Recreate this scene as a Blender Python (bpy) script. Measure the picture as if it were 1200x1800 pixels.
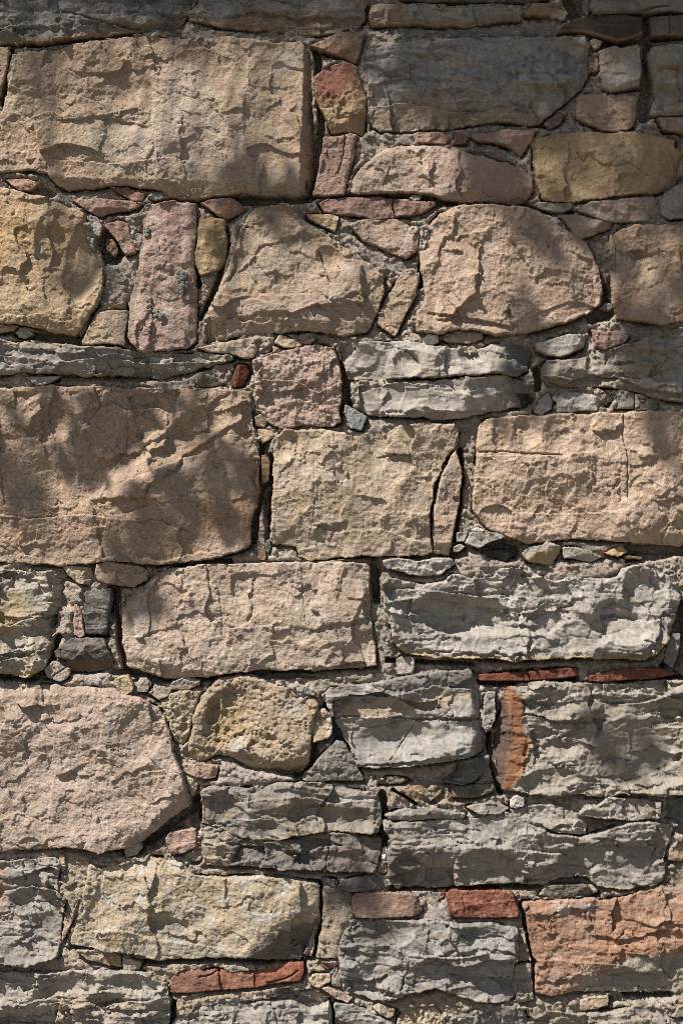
import bpy, math, random
import numpy as np

# ------------------------------------------------------------------ scene, camera, light
scene = bpy.context.scene
for o in list(bpy.data.objects):
    bpy.data.objects.remove(o)
COL = scene.collection
Z0 = 1.5                       # height above ground of the picture's centre; 1 photo pixel = 1 mm on the wall
CAM_D = 4.0
cam_d = bpy.data.cameras.new("camera")
cam = bpy.data.objects.new("camera", cam_d); COL.objects.link(cam)
cam_d.sensor_fit = 'VERTICAL'; cam_d.sensor_height = 36.0
cam_d.lens = 36.0 * (CAM_D - 0.015) / 1.8
cam.location = (0, -CAM_D, Z0); cam.rotation_euler = (math.radians(90), 0, 0)
cam_d.clip_end = 500
scene.camera = cam

SUN = np.array([-0.46, -0.41, 0.79]); SUN = SUN / np.linalg.norm(SUN)     # direction towards the sun
sun_el = math.asin(SUN[2]); sun_az = math.atan2(SUN[0], SUN[1])           # azimuth clockwise from +Y
sl = bpy.data.lights.new("sun", 'SUN'); so = bpy.data.objects.new("sun", sl); COL.objects.link(so)
sl.energy = 5.0; sl.angle = math.radians(0.53); sl.color = (1.0, 0.945, 0.875)
so.location = (-4, -6, 8)
so.rotation_euler = (math.pi / 2 - sun_el, 0, math.pi - sun_az)
from mathutils import Vector
so.rotation_euler = Vector(SUN).to_track_quat('Z', 'Y').to_euler()
w = bpy.data.worlds.new("World"); scene.world = w; w.use_nodes = True
nt = w.node_tree
sky = nt.nodes.new('ShaderNodeTexSky'); sky.sky_type = 'NISHITA'; sky.sun_disc = False
sky.sun_elevation = sun_el; sky.sun_rotation = sun_az
nt.links.new(sky.outputs[0], nt.nodes['Background'].inputs[0])
nt.nodes['Background'].inputs[1].default_value = 0.05
vs = scene.view_settings
vs.view_transform = 'Standard'; vs.look = 'None'; vs.gamma = 1; vs.exposure = 0.66
scene.cycles.filter_width = 0.8
scene.cycles.use_denoising = False

# ------------------------------------------------------------------ noise
_rng = np.random.RandomState(7)
_PERM = _rng.permutation(512).astype(np.int64)
_PERM = np.concatenate([_PERM, _PERM, _PERM])
_GA = _rng.rand(512) * 2 * np.pi
_GX, _GY = np.cos(_GA).astype(np.float32), np.sin(_GA).astype(np.float32)
_R1, _R2, _R3, _R4, _R5 = [_rng.rand(512).astype(np.float32) for _ in range(5)]

def _h(i, j, seed):
    return _PERM[(_PERM[(i & 511)] + (j & 511) + seed * 17) & 511]

def perlin(x, y, seed=0):
    xi = np.floor(x); yi = np.floor(y)
    fx = (x - xi).astype(np.float32); fy = (y - yi).astype(np.float32)
    i = xi.astype(np.int64); j = yi.astype(np.int64)
    u = fx * fx * fx * (fx * (fx * 6 - 15) + 10); v = fy * fy * fy * (fy * (fy * 6 - 15) + 10)
    def g(di, dj):
        k = _h(i + di, j + dj, seed)
        return _GX[k] * (fx - di) + _GY[k] * (fy - dj)
    a = g(0, 0); b = g(1, 0); c = g(0, 1); d = g(1, 1)
    ab = a + u * (b - a); cd = c + u * (d - c)
    return (ab + v * (cd - ab)) * 1.5

def fbm(x, y, wl, octs=3, seed=0, ay=1.0, gain=0.5, ridged=False):
    s = 0.0; amp = 1.0; f = 1.0 / wl; tot = 0
    for o in range(octs):
        n = perlin(x * f + 13.7 * o, y * f * ay + 5.3 * o, seed + o)
        if ridged: n = 1 - 2 * np.abs(n)
        s = s + amp * n; tot += amp; amp *= gain; f *= 2.03
    return s / tot

def scoops(x, y, size, seed, ay=1.0, curve=1.0, tilt=0.6, warp=0.35):
    """flake scars: the lower envelope of tilted bowls, sharp ridges where they meet"""
    wx = fbm(x, y, size * 0.9, 2, seed + 3) * warp; wy = fbm(x, y, size * 0.9, 2, seed + 9) * warp
    u = x / size + wx; v = y / size * ay + wy
    i = np.floor(u).astype(np.int64); j = np.floor(v).astype(np.int64)
    best = np.full(u.shape, 9.0, np.float32)
    for di in (-1, 0, 1):
        for dj in (-1, 0, 1):
            k = _h(i + di, j + dj, seed)
            dx = u - (i + di + _R1[k]); dy = v - (j + dj + _R2[k])
            val = curve * (dx * dx + dy * dy) + tilt * ((_R4[k] - .5) * dx + (_R5[k] - .5) * dy) * 2 + _R3[k] * 0.8
            best = np.minimum(best, val)
    return best - 0.6

def worley(x, y, size, seed):
    u = x / size; v = y / size
    i = np.floor(u).astype(np.int64); j = np.floor(v).astype(np.int64)
    best = np.full(u.shape, 9.0, np.float32)
    for di in (-1, 0, 1):
        for dj in (-1, 0, 1):
            k = _h(i + di, j + dj, seed)
            best = np.minimum(best, (u - (i + di + _R1[k])) ** 2 + (v - (j + dj + _R2[k])) ** 2)
    return np.sqrt(best)

def plates(x, y, sx, sy, seed, tilt=.5, warp=.3, step=1.0):
    """hard broken plates: every cell its own height and tilt, sheer breaks between them"""
    wx = fbm(x, y, sx * .6, 3, seed + 3, gain=.6) * warp; wy = fbm(x, y, sx * .6, 3, seed + 9, gain=.6) * warp
    u = x / sx + wx; v = y / sy + wy
    i = np.floor(u).astype(np.int64); j = np.floor(v).astype(np.int64)
    best = np.full(u.shape, 99.0, np.float32); h = np.zeros(u.shape, np.float32)
    for di in (-1, 0, 1):
        for dj in (-1, 0, 1):
            k = _h(i + di, j + dj, seed)
            dx = u - (i + di + _R1[k]); dy = v - (j + dj + _R2[k])
            d = dx * dx + dy * dy; m = d < best
            best = np.where(m, d, best)
            h = np.where(m, step * (_R3[k] - .5) + tilt * 2 * ((_R4[k] - .5) * dx + (_R5[k] - .5) * dy), h)
    return h

def sstep(a, b, t):
    t = np.clip((t - a) / (b - a), 0, 1)
    return t * t * (3 - 2 * t)

def sdf_poly(px, py, poly):
    """signed distance, positive inside"""
    best = np.full(px.shape, 1e12, np.float64); inside = np.zeros(px.shape, bool)
    n = len(poly)
    for a in range(n):
        x0, y0 = poly[a]; x1, y1 = poly[(a + 1) % n]
        ex, ey = x1 - x0, y1 - y0
        l2 = ex * ex + ey * ey + 1e-9
        t = np.clip(((px - x0) * ex + (py - y0) * ey) / l2, 0, 1)
        dx = px - x0 - t * ex; dy = py - y0 - t * ey
        best = np.minimum(best, dx * dx + dy * dy)
        if y0 != y1:
            c = ((y0 > py) != (y1 > py)) & (px < ex * (py - y0) / (y1 - y0) + x0)
            inside ^= c
    d = np.sqrt(best)
    return np.where(inside, d, -d)

def dist_line(px, py, pts):
    best = np.full(px.shape, 1e12)
    for (x0, y0), (x1, y1) in zip(pts[:-1], pts[1:]):
        ex, ey = x1 - x0, y1 - y0
        t = np.clip(((px - x0) * ex + (py - y0) * ey) / (ex * ex + ey * ey + 1e-9), 0, 1)
        best = np.minimum(best, (px - x0 - t * ex) ** 2 + (py - y0 - t * ey) ** 2)
    return np.sqrt(best)

def chaikin(p, k=0.2):
    q = []
    for a in range(len(p)):
        x0, y0 = p[a]; x1, y1 = p[(a + 1) % len(p)]
        q.append((x0 + (x1 - x0) * k, y0 + (y1 - y0) * k)); q.append((x1 - (x1 - x0) * k, y1 - (y1 - y0) * k))
    return q

def P(s):
    return [tuple(float(v) for v in t.split(',')) for t in s.split()]

# ------------------------------------------------------------------ materials
def rock_material(name, rough, spec, grain_scale, bump, dist, speck):
    m = bpy.data.materials.new(name); m.use_nodes = True
    t = m.node_tree; b = t.nodes['Principled BSDF']; N = t.nodes.new; L = t.links.new
    b.inputs['Roughness'].default_value = rough
    b.inputs['Specular IOR Level'].default_value = spec
    at = N('ShaderNodeAttribute'); at.attribute_name = 'tint'
    tc = N('ShaderNodeTexCoord')
    n1 = N('ShaderNodeTexNoise'); n1.inputs['Scale'].default_value = grain_scale; n1.inputs['Detail'].default_value = 6; n1.inputs['Roughness'].default_value = .7
    L(tc.outputs['Object'], n1.inputs['Vector'])
    mr = N('ShaderNodeMapRange'); mr.inputs[1].default_value = .3; mr.inputs[2].default_value = .7
    mr.inputs[3].default_value = 1 - speck; mr.inputs[4].default_value = 1 + speck
    L(n1.outputs[0], mr.inputs[0])
    mx = N('ShaderNodeMix'); mx.data_type = 'RGBA'; mx.blend_type = 'MULTIPLY'; mx.inputs[0].default_value = 1
    L(at.outputs['Color'], mx.inputs[6]); L(mr.outputs[0], mx.inputs[7])
    # small dark mineral specks
    n2 = N('ShaderNodeTexNoise'); n2.inputs['Scale'].default_value = grain_scale * .45; n2.inputs['Detail'].default_value = 4
    L(tc.outputs['Object'], n2.inputs['Vector'])
    r2 = N('ShaderNodeMapRange'); r2.inputs[1].default_value = .66; r2.inputs[2].default_value = .74; r2.inputs[3].default_value = 0; r2.inputs[4].default_value = .55
    L(n2.outputs[0], r2.inputs[0])
    mx2 = N('ShaderNodeMix'); mx2.data_type = 'RGBA'; L(r2.outputs[0], mx2.inputs[0]); L(mx.outputs[2], mx2.inputs[6]); mx2.inputs[7].default_value = (.07, .06, .05, 1)
    L(mx2.outputs[2], b.inputs['Base Color'])
    n3 = N('ShaderNodeTexNoise'); n3.inputs['Scale'].default_value = grain_scale * .7; n3.inputs['Detail'].default_value = 8; n3.inputs['Roughness'].default_value = .65
    L(tc.outputs['Object'], n3.inputs['Vector'])
    n4 = N('ShaderNodeTexNoise'); n4.inputs['Scale'].default_value = grain_scale * .28; n4.inputs['Detail'].default_value = 10; n4.inputs['Roughness'].default_value = .7
    L(tc.outputs['Object'], n4.inputs['Vector'])
    b2 = N('ShaderNodeBump'); b2.inputs['Strength'].default_value = bump; b2.inputs['Distance'].default_value = dist * 2.2
    L(n4.outputs[0], b2.inputs['Height'])
    bp = N('ShaderNodeBump'); bp.inputs['Strength'].default_value = bump; bp.inputs['Distance'].default_value = dist
    L(n3.outputs[0], bp.inputs['Height']); L(b2.outputs[0], bp.inputs['Normal']); L(bp.outputs[0], b.inputs['Normal'])
    return m

MATS = {
    'sand': rock_material('sandstone', .92, .2, 420, .6, .0025, .18),
    'flint': rock_material('grey_limestone', .7, .3, 300, .5, .0015, .14),
    'brick': rock_material('fired_clay', .9, .2, 480, .7, .0025, .18),
    'wood': rock_material('weathered_wood', .85, .2, 250, .4, .0015, .14),
    'mortar': rock_material('lime_mortar', .95, .15, 380, .9, .004, .22),
}
MATS['pink'] = MATS['rub'] = MATS['tufa'] = MATS['sand']

# ------------------------------------------------------------------ heightfield solids
def to_xyz(px, py, h):
    return np.stack([(px - 600) / 1000, -h / 1000, Z0 + (900 - py) / 1000], -1)

def mesh_grid(name, xs, ys, h, rgb, keep, mat, origin):
    """xs, ys, h: 2-D arrays; keep: 2-D bool of usable vertices"""
    ny, nx = xs.shape
    q = keep[:-1, :-1] & keep[1:, :-1] & keep[:-1, 1:] & keep[1:, 1:]
    idx = np.arange(ny * nx).reshape(ny, nx)
    f = np.stack([idx[:-1, :-1][q], idx[1:, :-1][q], idx[1:, 1:][q], idx[:-1, 1:][q]], -1)
    used = np.unique(f); remap = np.full(ny * nx, -1, np.int64); remap[used] = np.arange(len(used))
    f = remap[f]
    co = to_xyz(xs.ravel()[used], ys.ravel()[used], h.ravel()[used]) - np.array(origin)
    me = bpy.data.meshes.new(name)
    me.vertices.add(len(co)); me.vertices.foreach_set('co', co.astype(np.float32).ravel())
    me.loops.add(len(f) * 4); me.loops.foreach_set('vertex_index', f.astype(np.int32).ravel())
    me.polygons.add(len(f)); me.polygons.foreach_set('loop_start', np.arange(0, len(f) * 4, 4, dtype=np.int32))
    me.polygons.foreach_set('loop_total', np.full(len(f), 4, np.int32))
    me.polygons.foreach_set('use_smooth', np.ones(len(f), bool))
    me.update(calc_edges=True)
    a = me.attributes.new('tint', 'FLOAT_COLOR', 'POINT')
    c = np.ones((len(used), 4), np.float32); c[:, :3] = rgb.reshape(-1, 3)[used]
    a.data.foreach_set('color', c.ravel())
    me.materials.append(mat)
    o = bpy.data.objects.new(name, me); o.location = origin; COL.objects.link(o)
    return o

def mixc(c, d, t):
    return c + (np.asarray(d, np.float32) - c) * t[..., None]

OCHRE = (.36, .215, .075); WHITE = (.52, .48, .44); DARK = (.085, .075, .068); BROWN = (.20, .125, .075)
ALL = []
def stone(name, cat, label, kind, H, c1, c2, pts, feats=(), group=None, r=None, rough=1.0, step=None):
    seed = len(ALL) * 7 + 11
    poly = chaikin(P(pts), 0.18 if kind == 'tufa' else 0.12 if cat == 'pebble' else 0.06)
    ax = np.array(poly); x0, y0 = ax.min(0) - 6; x1, y1 = ax.max(0) + 6
    area = (x1 - x0) * (y1 - y0)
    st = step or (1.0 if area < 4000 else 1.2 if area < 14000 else 1.4)
    gx = np.arange(x0, x1 + st, st); gy = np.arange(y0, y1 + st, st)
    X, Y = np.meshgrid(gx, gy)
    small = min(1.0, math.sqrt(area) / 160)
    wob = (3.6 if kind in ('sand', 'pink', 'rub', 'tufa') else 4.6 if kind == 'flint' else 2.2) * (.4 + .6 * small)
    WX = X + wob * fbm(X, Y, 34, 4, seed + 1, gain=.6) + .7 * fbm(X, Y, 4, 1, seed + 4); WY = Y + wob * fbm(X, Y, 34, 4, seed + 2, gain=.6) + .7 * fbm(X, Y, 4, 1, seed + 5)
    jag = (.3 + .7 * small) * (1.2 if kind in ('brick', 'wood') else 3.4)
    D = sdf_poly(WX, WY, poly) + jag * (scoops(X, Y, 30, seed + 61, tilt=.9, warp=.5) * .8 + scoops(X, Y, 11, seed + 62, tilt=.9, warp=.5) * .45 + .52)
    # relief in mm
    k = small
    if kind in ('sand', 'pink'):
        pk = kind == 'pink'
        R = 8 * k * fbm(X, Y, 130, 3, seed) + 9 * k * scoops(X, Y, 90, seed, tilt=1.6, curve=.5) + 6 * k * scoops(X, Y, 40, seed + 5, tilt=1.5, curve=.5, warp=.55)
        R = R + rough * (2.3 * k * plates(X, Y, 64, 42, seed + 10, tilt=1.3, warp=.8, step=.8) + .65 * (.4 + .6 * k) * plates(X, Y, 24, 15, seed + 13, tilt=1.3, warp=.8, step=.8) + .35 * plates(X, Y, 11, 7, seed + 19, tilt=1.3, warp=.8))
        R = R + rough * (1.1 * scoops(X, Y, 16, seed + 6, tilt=1.5, curve=.5, warp=.7) + (.7 if pk else .5) * scoops(X, Y, 8, seed + 9, tilt=1.2, warp=.7))
        lump = fbm(X, Y, 26, 5, seed + 7, gain=.62)
        R = R + (2.6 if pk else 1.8) * rough * (.4 + .6 * k) * lump + 1.15 * rough * fbm(X, Y, 7, 3, seed + 8, gain=.75)
        R = R - .9 * rough * sstep(.35, .5, fbm(X, Y, 13, 3, seed + 12)) * (.5 + k * .5)
    elif kind == 'flint':
        R = 13 * k * scoops(X, Y, 115, seed, ay=1.5, tilt=1.5, curve=.5) + 8 * k * scoops(X, Y, 52, seed + 5, ay=1.3, tilt=1.6, curve=.6, warp=.5)
        lw = 5 * fbm(X, Y, 80, 3, seed + 30)
        fr = .1 + .9 * rough
        R = R + fr * 8 * k * plates(X, Y + lw, 130, 26, seed + 11, tilt=.8, warp=.6, step=.75) * (.35 + .65 * sstep(-.25, .2, fbm(X, Y, 110, 2, seed + 17)))
        R = R + fr * 3.6 * (.4 + .6 * k) * plates(X, Y + lw, 48, 13, seed + 12, tilt=1.0, warp=.8, step=.7) * sstep(-.2, .2, fbm(X, Y, 60, 2, seed + 16)) + fr * 2.2 * (.4 + .6 * k) * scoops(X, Y, 22, seed + 8, tilt=1.8, warp=.6, curve=.35) + fr * .6 * (.4 + .6 * k) * plates(X, Y + lw, 19, 8, seed + 18, tilt=1.3, warp=.8)
        R = R + fr * 1.0 * scoops(X, Y, 8, seed + 9, tilt=1.2, warp=.6) + .6 * rough * fbm(X, Y, 7, 3, seed + 7, gain=.75)
        R = R + fr * 2.6 * k * plates(X, Y + lw + 1.5 * fbm(X, Y, 16, 3, seed + 36), 170, 8, seed + 35, tilt=.25, warp=.14, step=1.0) * sstep(-.05, .2, fbm(X, Y, 75, 3, seed + 37, ay=2))
        rip = sstep(.0, .35, fbm(X, Y, 45, 2, seed + 33)); R = R + .22 * rip * np.sin((X * .5 + Y * .35) * .9 + 7 * fbm(X, Y, 40, 2, seed + 34))
        R = R * 1.3
    elif kind == 'rub':
        R = 8 * (.35 + .65 * k) * scoops(X, Y, 30, seed, tilt=1.2) + 2.6 * scoops(X, Y, 13, seed + 3, tilt=1.1) + 2.2 * fbm(X, Y, 20, 4, seed + 1, gain=.6) + .9 * rough * fbm(X, Y, 6, 2, seed + 2, gain=.7)
    elif kind == 'tufa':
        TX = X + 7 * fbm(X, Y, 18, 3, seed + 41); TY = Y + 7 * fbm(X, Y, 18, 3, seed + 42)
        R = 6 * fbm(X, Y, 90, 2, seed) + 4.5 * fbm(X, Y, 22, 5, seed + 1, gain=.65) + 4 * scoops(X, Y, 30, seed + 6, tilt=1.4, curve=.5, warp=.6) + 1.6 * plates(X, Y, 13, 10, seed + 7, tilt=1.2, warp=.8) - 6 * sstep(.40, .1, worley(TX, TY, 19, seed)) * sstep(-.05, .35, fbm(X, Y, 60, 2, seed + 4)) - 2.5 * sstep(.38, .2, worley(X, Y, 8, seed + 3)) * sstep(-.2, .2, fbm(X, Y, 40, 1, seed + 8))
    elif kind == 'brick':
        R = 2.6 * fbm(X, Y, 40, 3, seed) + 2.6 * rough * scoops(X, Y, 24, seed, tilt=1) + 1.4 * rough * fbm(X, Y, 9, 3, seed + 2, gain=.7)
    elif kind == 'wood':
        R = 1.5 * fbm(X, Y, 90, 3, seed, ay=9) + .9 * fbm(X, Y, 30, 3, seed + 1, ay=9, gain=.6)
    R = R - R[D > 2].mean() if (D > 2).any() else R
    # colour
    C = np.empty(X.shape + (3,), np.float32); C[:] = c1
    C = mixc(C, c2, sstep(-.25, .45, fbm(X, Y, 70 * (.4 + .6 * k), 4, seed + 21, gain=.6)))
    if kind in ('sand', 'pink', 'rub'):
        C = mixc(C, WHITE, .38 * sstep(.12, .6, fbm(X, Y, 26, 5, seed + 22, gain=.7)))
        C = mixc(C, np.array(c1) * np.array((.80, .66, .52)), .5 * sstep(.1, .55, fbm(X, Y, 45, 4, seed + 23, gain=.65)))
    if kind == 'flint':
        C = mixc(C, (.31, .245, .17), .42 * sstep(.12, .45, fbm(X, Y, 48, 5, seed + 29, ay=1.8, gain=.65)))
        C = mixc(C, OCHRE, .38 * sstep(.30, .62, fbm(X, Y, 55, 4, seed + 22, ay=2.2)))
        C = mixc(C, WHITE, .35 * sstep(.2, .65, fbm(X, Y, 30, 4, seed + 24, ay=1.5)))
        C = mixc(C, DARK, .6 * sstep(.12, .5, fbm(X, Y, 44, 5, seed + 25, ay=1.5, gain=.62)))
    if kind == 'brick':
        C = mixc(C, (.38, .27, .21), .6 * sstep(.0, .5, fbm(X, Y, 20, 5, seed + 22, gain=.68)))
    if kind == 'wood':
        C = mixc(C, np.array(c1) * .5, .6 * sstep(0, .5, fbm(X, Y, 60, 3, seed + 26, ay=10)))
    # mineral grain, pale bloom and dirt
    C = C * (1 + .42 * fbm(X, Y, 7, 3, seed + 27, gain=.8)[..., None] + .26 * fbm(X, Y, 40, 4, seed + 28, gain=.65)[..., None])
    if kind != 'wood':
        C = mixc(C, WHITE, .42 * sstep(.22, .5, fbm(X, Y, 14, 4, seed + 51, gain=.7)) * sstep(-.1, .4, fbm(X, Y, 90, 3, seed + 52)))
        C = mixc(C, (.10, .085, .07), .55 * sstep(.30, .52, fbm(X, Y, 10, 4, seed + 53, gain=.7)) * sstep(-.1, .35, fbm(X, Y, 70, 3, seed + 54)))
    # hand-placed features
    Dx = np.zeros_like(X)
    FX = X + 5 * fbm(X, Y, 30, 3, seed + 31, gain=.6); FY = Y + 5 * fbm(X, Y, 30, 3, seed + 32, gain=.6)
    for f in feats:
        t = f[0]
        if t == 'cut':
            _, cx, cy, ang, sl_ = f[:5]; a = math.radians(ang)
            Dx -= sl_ * np.maximum((FX - cx) * math.cos(a) + (FY - cy) * math.sin(a), 0)
        elif t == 'tilt':
            cx, cy = ax.mean(0); Dx += f[1] * (X - cx) + f[2] * (Y - cy)
        elif t == 'sc':
            _, cx, cy, rx, ry, rot, dep = f; a = math.radians(rot)
            u = ((FX - cx) * math.cos(a) + (FY - cy) * math.sin(a)) / rx; v = (-(FX - cx) * math.sin(a) + (FY - cy) * math.cos(a)) / ry
            q = u * u + v * v
            Dx -= 1.5 * dep * np.clip(1 - q, 0, 1) ** .7; R = R * (1 - .5 * sstep(1, .6, q) * (dep > 12 or (kind == 'flint' and dep > 5)))
        elif t == 'flat':
            R = R * (1 - f[2] * sstep(-4, 4, sdf_poly(FX, FY, P(f[1]))))
        elif t == 'led':
            _, lp, d, fade = f; lp = P(lp)
            s = FY - np.interp(FX, [p[0] for p in lp], [p[1] for p in lp])
            e = sstep(lp[0][0] - 12, lp[0][0] + 12, FX) * sstep(lp[-1][0] + 12, lp[-1][0] - 12, FX)
            Dx += np.where(s > 0, 1.4 * d * np.exp(-np.maximum(s, 0) / fade), 0) * e
        elif t == 'fac':                      # a flat broken face tilted its own way
            _, lp, gx_, gy_, lift = f; lp = P(lp); ac = np.array(lp).mean(0)
            Dx += sstep(-2, 2, sdf_poly(FX, FY, lp) + 7 * scoops(X, Y, 24, seed + 71, tilt=1.2, warp=.6)) * (gx_ * (X - ac[0]) + gy_ * (Y - ac[1]) + lift)
        elif t == 'crk':
            _, lp, wd, dep = f
            dl = dist_line(X + 2.5 * fbm(X, Y, 14, 3, seed + 33), Y + 2.5 * fbm(X, Y, 14, 3, seed + 34), P(lp))
            Dx -= dep * sstep(wd, wd * .3, dl)
        elif t == 'col':
            _, lp, c, blur, amt = f
            dd = sdf_poly(FX, FY, P(lp)) + blur * 1.2 * fbm(X, Y, 12, 4, seed + 35, gain=.7)
            C = mixc(C, c, amt * sstep(-blur, blur, dd))
        elif t == 'rim':                      # weathered rind along the lower edge
            _, c, wd, amt = f
            gyv = np.gradient(D, st, axis=0)
            C = mixc(C, c, amt * sstep(wd, wd * .4, D + 3 * fbm(X, Y, 18, 3, seed + 36)) * sstep(.1, -.5, gyv))
        elif t == 'spots':
            _, c, wl, lo, amt = f
            C = mixc(C, c, amt * sstep(lo, lo + .18, fbm(X, Y, wl, 4, seed + 37, gain=.6)))
    rr = r if r is not None else {'sand': 3, 'pink': 3.5, 'flint': 2, 'rub': 3.5, 'tufa': 9, 'brick': 2.5, 'wood': 2.5}[kind]
    rr = max(2.0, rr * (.4 + .6 * small))
    t = np.clip(D / (rr * np.clip(1 + 1.5 * fbm(X, Y, 40, 3, seed + 41), .35, 2.6)), 0, 1)
    prof = np.sqrt(np.clip(1 - (1 - t) ** 2.2, 0, 1))
    if small < .6: H = H + 5
    Hh = H * (.35 + .65 * prof) + R * (.5 + .5 * t) + Dx * sstep(0, .3, t)
    if kind not in ('brick', 'wood'):
        lum = C @ np.array((.3, .59, .11), np.float32); C = lum[..., None] + (C - lum[..., None]) * (.9 if kind != 'flint' else .85)
    if kind == 'flint': C = C * np.array((.86, .82, .785), np.float32)
    Hh = np.maximum(Hh, -28)
    gyv, gxv = np.gradient(D, st)
    gn = np.sqrt(gxv ** 2 + gyv ** 2) + 1e-6
    out = D < 0
    XS = np.where(out, X - D * gxv / gn, X); YS = np.where(out, Y - D * gyv / gn, Y)
    Hh = np.where(out, -45.0, Hh)
    keep = D > -1.7 * st
    cx, cy = ax.mean(0)
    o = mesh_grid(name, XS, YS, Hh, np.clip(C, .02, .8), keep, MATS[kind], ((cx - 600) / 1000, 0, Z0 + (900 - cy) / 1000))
    o['label'] = label; o['category'] = cat
    if group: o['group'] = group
    ALL.append((o, poly))
    return o

# where the tree's leaf clusters throw their shade on the wall (photo pixels): x, y, rx, ry, tilt, density, nearest / farthest metres in front
SHADE = [
    (1120, 170, 220, 230, 0, 1.25, 1.8, 3.0), (600, -80, 760, 140, 0, 1.5, 1.8, 3.4), (830, 130, 200, 90, 0, 1.2, 1.8, 3.0), (260, 90, 330, 90, 0, .2, 3.6, 5.0), (525, 170, 50, 130, 0, .15, 3.6, 4.6),
    (1150, 470, 100, 140, 0, .9, 1.6, 2.4), (990, 410, 56, 50, 0, 1.4, 1.6, 2.2), (1160, 640, 80, 56, 0, 1.4, 1.6, 2.2), (935, 640, 36, 80, 0, 1.2, 1.6, 2.2), (860, 310, 70, 44, 0, 1.0, 1.6, 2.4),
    (435, 400, 70, 60, -30, 1.3, 1.6, 2.2), (145, 430, 40, 80, 0, .7, 1.8, 2.6), (440, 345, 110, 26, 0, 1.0, 1.8, 2.4),
    (50, 840, 80, 90, 0, .5, 1.2, 1.8), (330, 930, 130, 44, -12, .8, 1.0, 1.5), (160, 800, 24, 80, 38, 1.6, .9, 1.3), (225, 730, 30, 50, 40, 1.8, .9, 1.3), (420, 850, 40, 60, -40, 1.2, .9, 1.3), (350, 870, 60, 24, -35, 1.6, .9, 1.3), (340, 705, 46, 20, 0, 1.6, .9, 1.3), (105, 720, 22, 24, 0, 1.2, 1.2, 1.6),
    (235, 1060, 50, 60, 0, .9, 1.6, 2.0), (905, 742, 46, 20, 0, 1.2, 1.6, 2.0), (1180, 780, 40, 50, 0, .7, 1.6, 2.2), (1120, 1315, 80, 40, 0, .7, 1.6, 2.0), (620, 1585, 70, 30, 0, .6, 1.6, 2.0),
]

# ------------------------------------------------------------------ the stones
TAN = (.36, .262, .175); TANP = (.365, .265, .195); PINK = (.35, .265, .20); PINKR = (.30, .195, .15); GOLD = (.385, .268, .16); GOLD2 = (.26, .18, .10)
REDB = (.27, .15, .105); BRICK = (.19, .070, .044); TILE = (.14, .046, .031); PURP = (.22, .135, .105)
GREY = (.275, .262, .235); GREYB = (.245, .235, .218); GREYD = (.145, .138, .125); GREYW = (.40, .375, .335); GREYT = (.295, .27, .228); BLK = (.065, .060, .056)
YEL = (.345, .29, .205); MORT = (.33, .285, .235)
GB = 'large dressed blocks of the wall'; GF = 'grey limestone slabs of the wall'; GW = 'small stones wedged into the joints'; GR = 'bricks and tiles set in the wall'; GT = 'old timber pieces in the wall'; GP = 'pebbles in the mortar joints'; GM = 'middling rubble stones of the wall'

# --- top course
stone('stone_slab', 'stone', 'dark grey slab in the top left corner with an ochre lower edge and a long hairline crack', 'flint', 26, GREYB, GREYD,
  '-80,-60 345,-60 350,0 345,12 322,40 316,58 302,64 270,52 235,58 200,62 150,70 100,74 60,78 20,77 -80,82',
  [('crk', '112,24 125,25 150,33 200,45 245,52', 2.2, 7), ('rim', GOLD2, 13, .9), ('cut', 262, 30, 20, .35), ('sc', 180, 60, 130, 22, -5, 4)], GF)
stone('stone_slab', 'stone', 'grey slab with rusty ochre underside along the top edge, right of the dark corner slab', 'flint', 24, GREYB, GREY,
  '345,-60 640,-60 645,0 643,35 630,50 600,58 560,62 520,58 480,55 440,52 400,48 360,42 335,36 330,25 350,5',
  [('col', '330,25 400,36 430,20 480,22 520,28 560,22 600,36 645,30 640,60 500,70 330,50', GOLD2, 7, .85), ('led', '400,30 440,20 520,30 640,30', -9, 26)], GF)
stone('stone_slab', 'stone', 'thin ochre and grey slab at the top centre, lying above the big grey block', 'flint', 20, GREYT, GREY,
  '648,25 655,10 700,8 760,10 830,12 880,10 905,16 918,24 916,36 870,38 820,50 780,46 700,46 652,46',
  [('rim', GOLD2, 16, .85), ('col', '645,5 715,5 715,50 645,50', GOLD2, 8, .6), ('cut', 880, 25, 0, .4)], GF)
stone('stone_wedge', 'stone', 'small ochre pointed stone near the top right, just left of the dark timber', 'rub', 18, GOLD2, GREYT, '918,22 935,8 960,11 998,22 990,37 960,30 922,28', (), GW)
stone('stone_slab', 'stone', 'sliver of dark stone cut off by the top edge above the ochre stones', 'flint', 16, GREYD, BROWN, '700,-60 970,-60 965,-2 900,3 850,2 780,4 700,2', (), GF)
stone('timber_beam', 'timber', 'weathered grey timber beam with long grain in the top right corner', 'wood', 42, (.20, .17, .145), (.14, .115, .095),
  '1036,-60 1300,-60 1300,22 1200,25 1130,25 1040,27 1034,18', [('crk', '1115,26 1150,18 1170,15', 2.2, 9), ('crk', '1050,6 1065,4 1075,6', 2, 5)], GT)
stone('stone_wedge', 'stone', 'narrow grey upright chip at the left end of the timber beam', 'flint', 22, GREYD, GREYB, '1018,-40 1034,-40 1035,18 1031,32 1024,24', (), GW)
stone('timber_block', 'timber', 'dark curved piece of old wood beneath the timber beam', 'wood', 24, (.085, .062, .048), (.055, .042, .034),
  '977,62 985,48 1010,34 1030,30 1060,28 1085,26 1125,30 1128,60 1112,68 1085,75 1050,66 1030,60 1000,58', [('rim', (.22, .14, .085), 7, .7)], GT)
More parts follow.
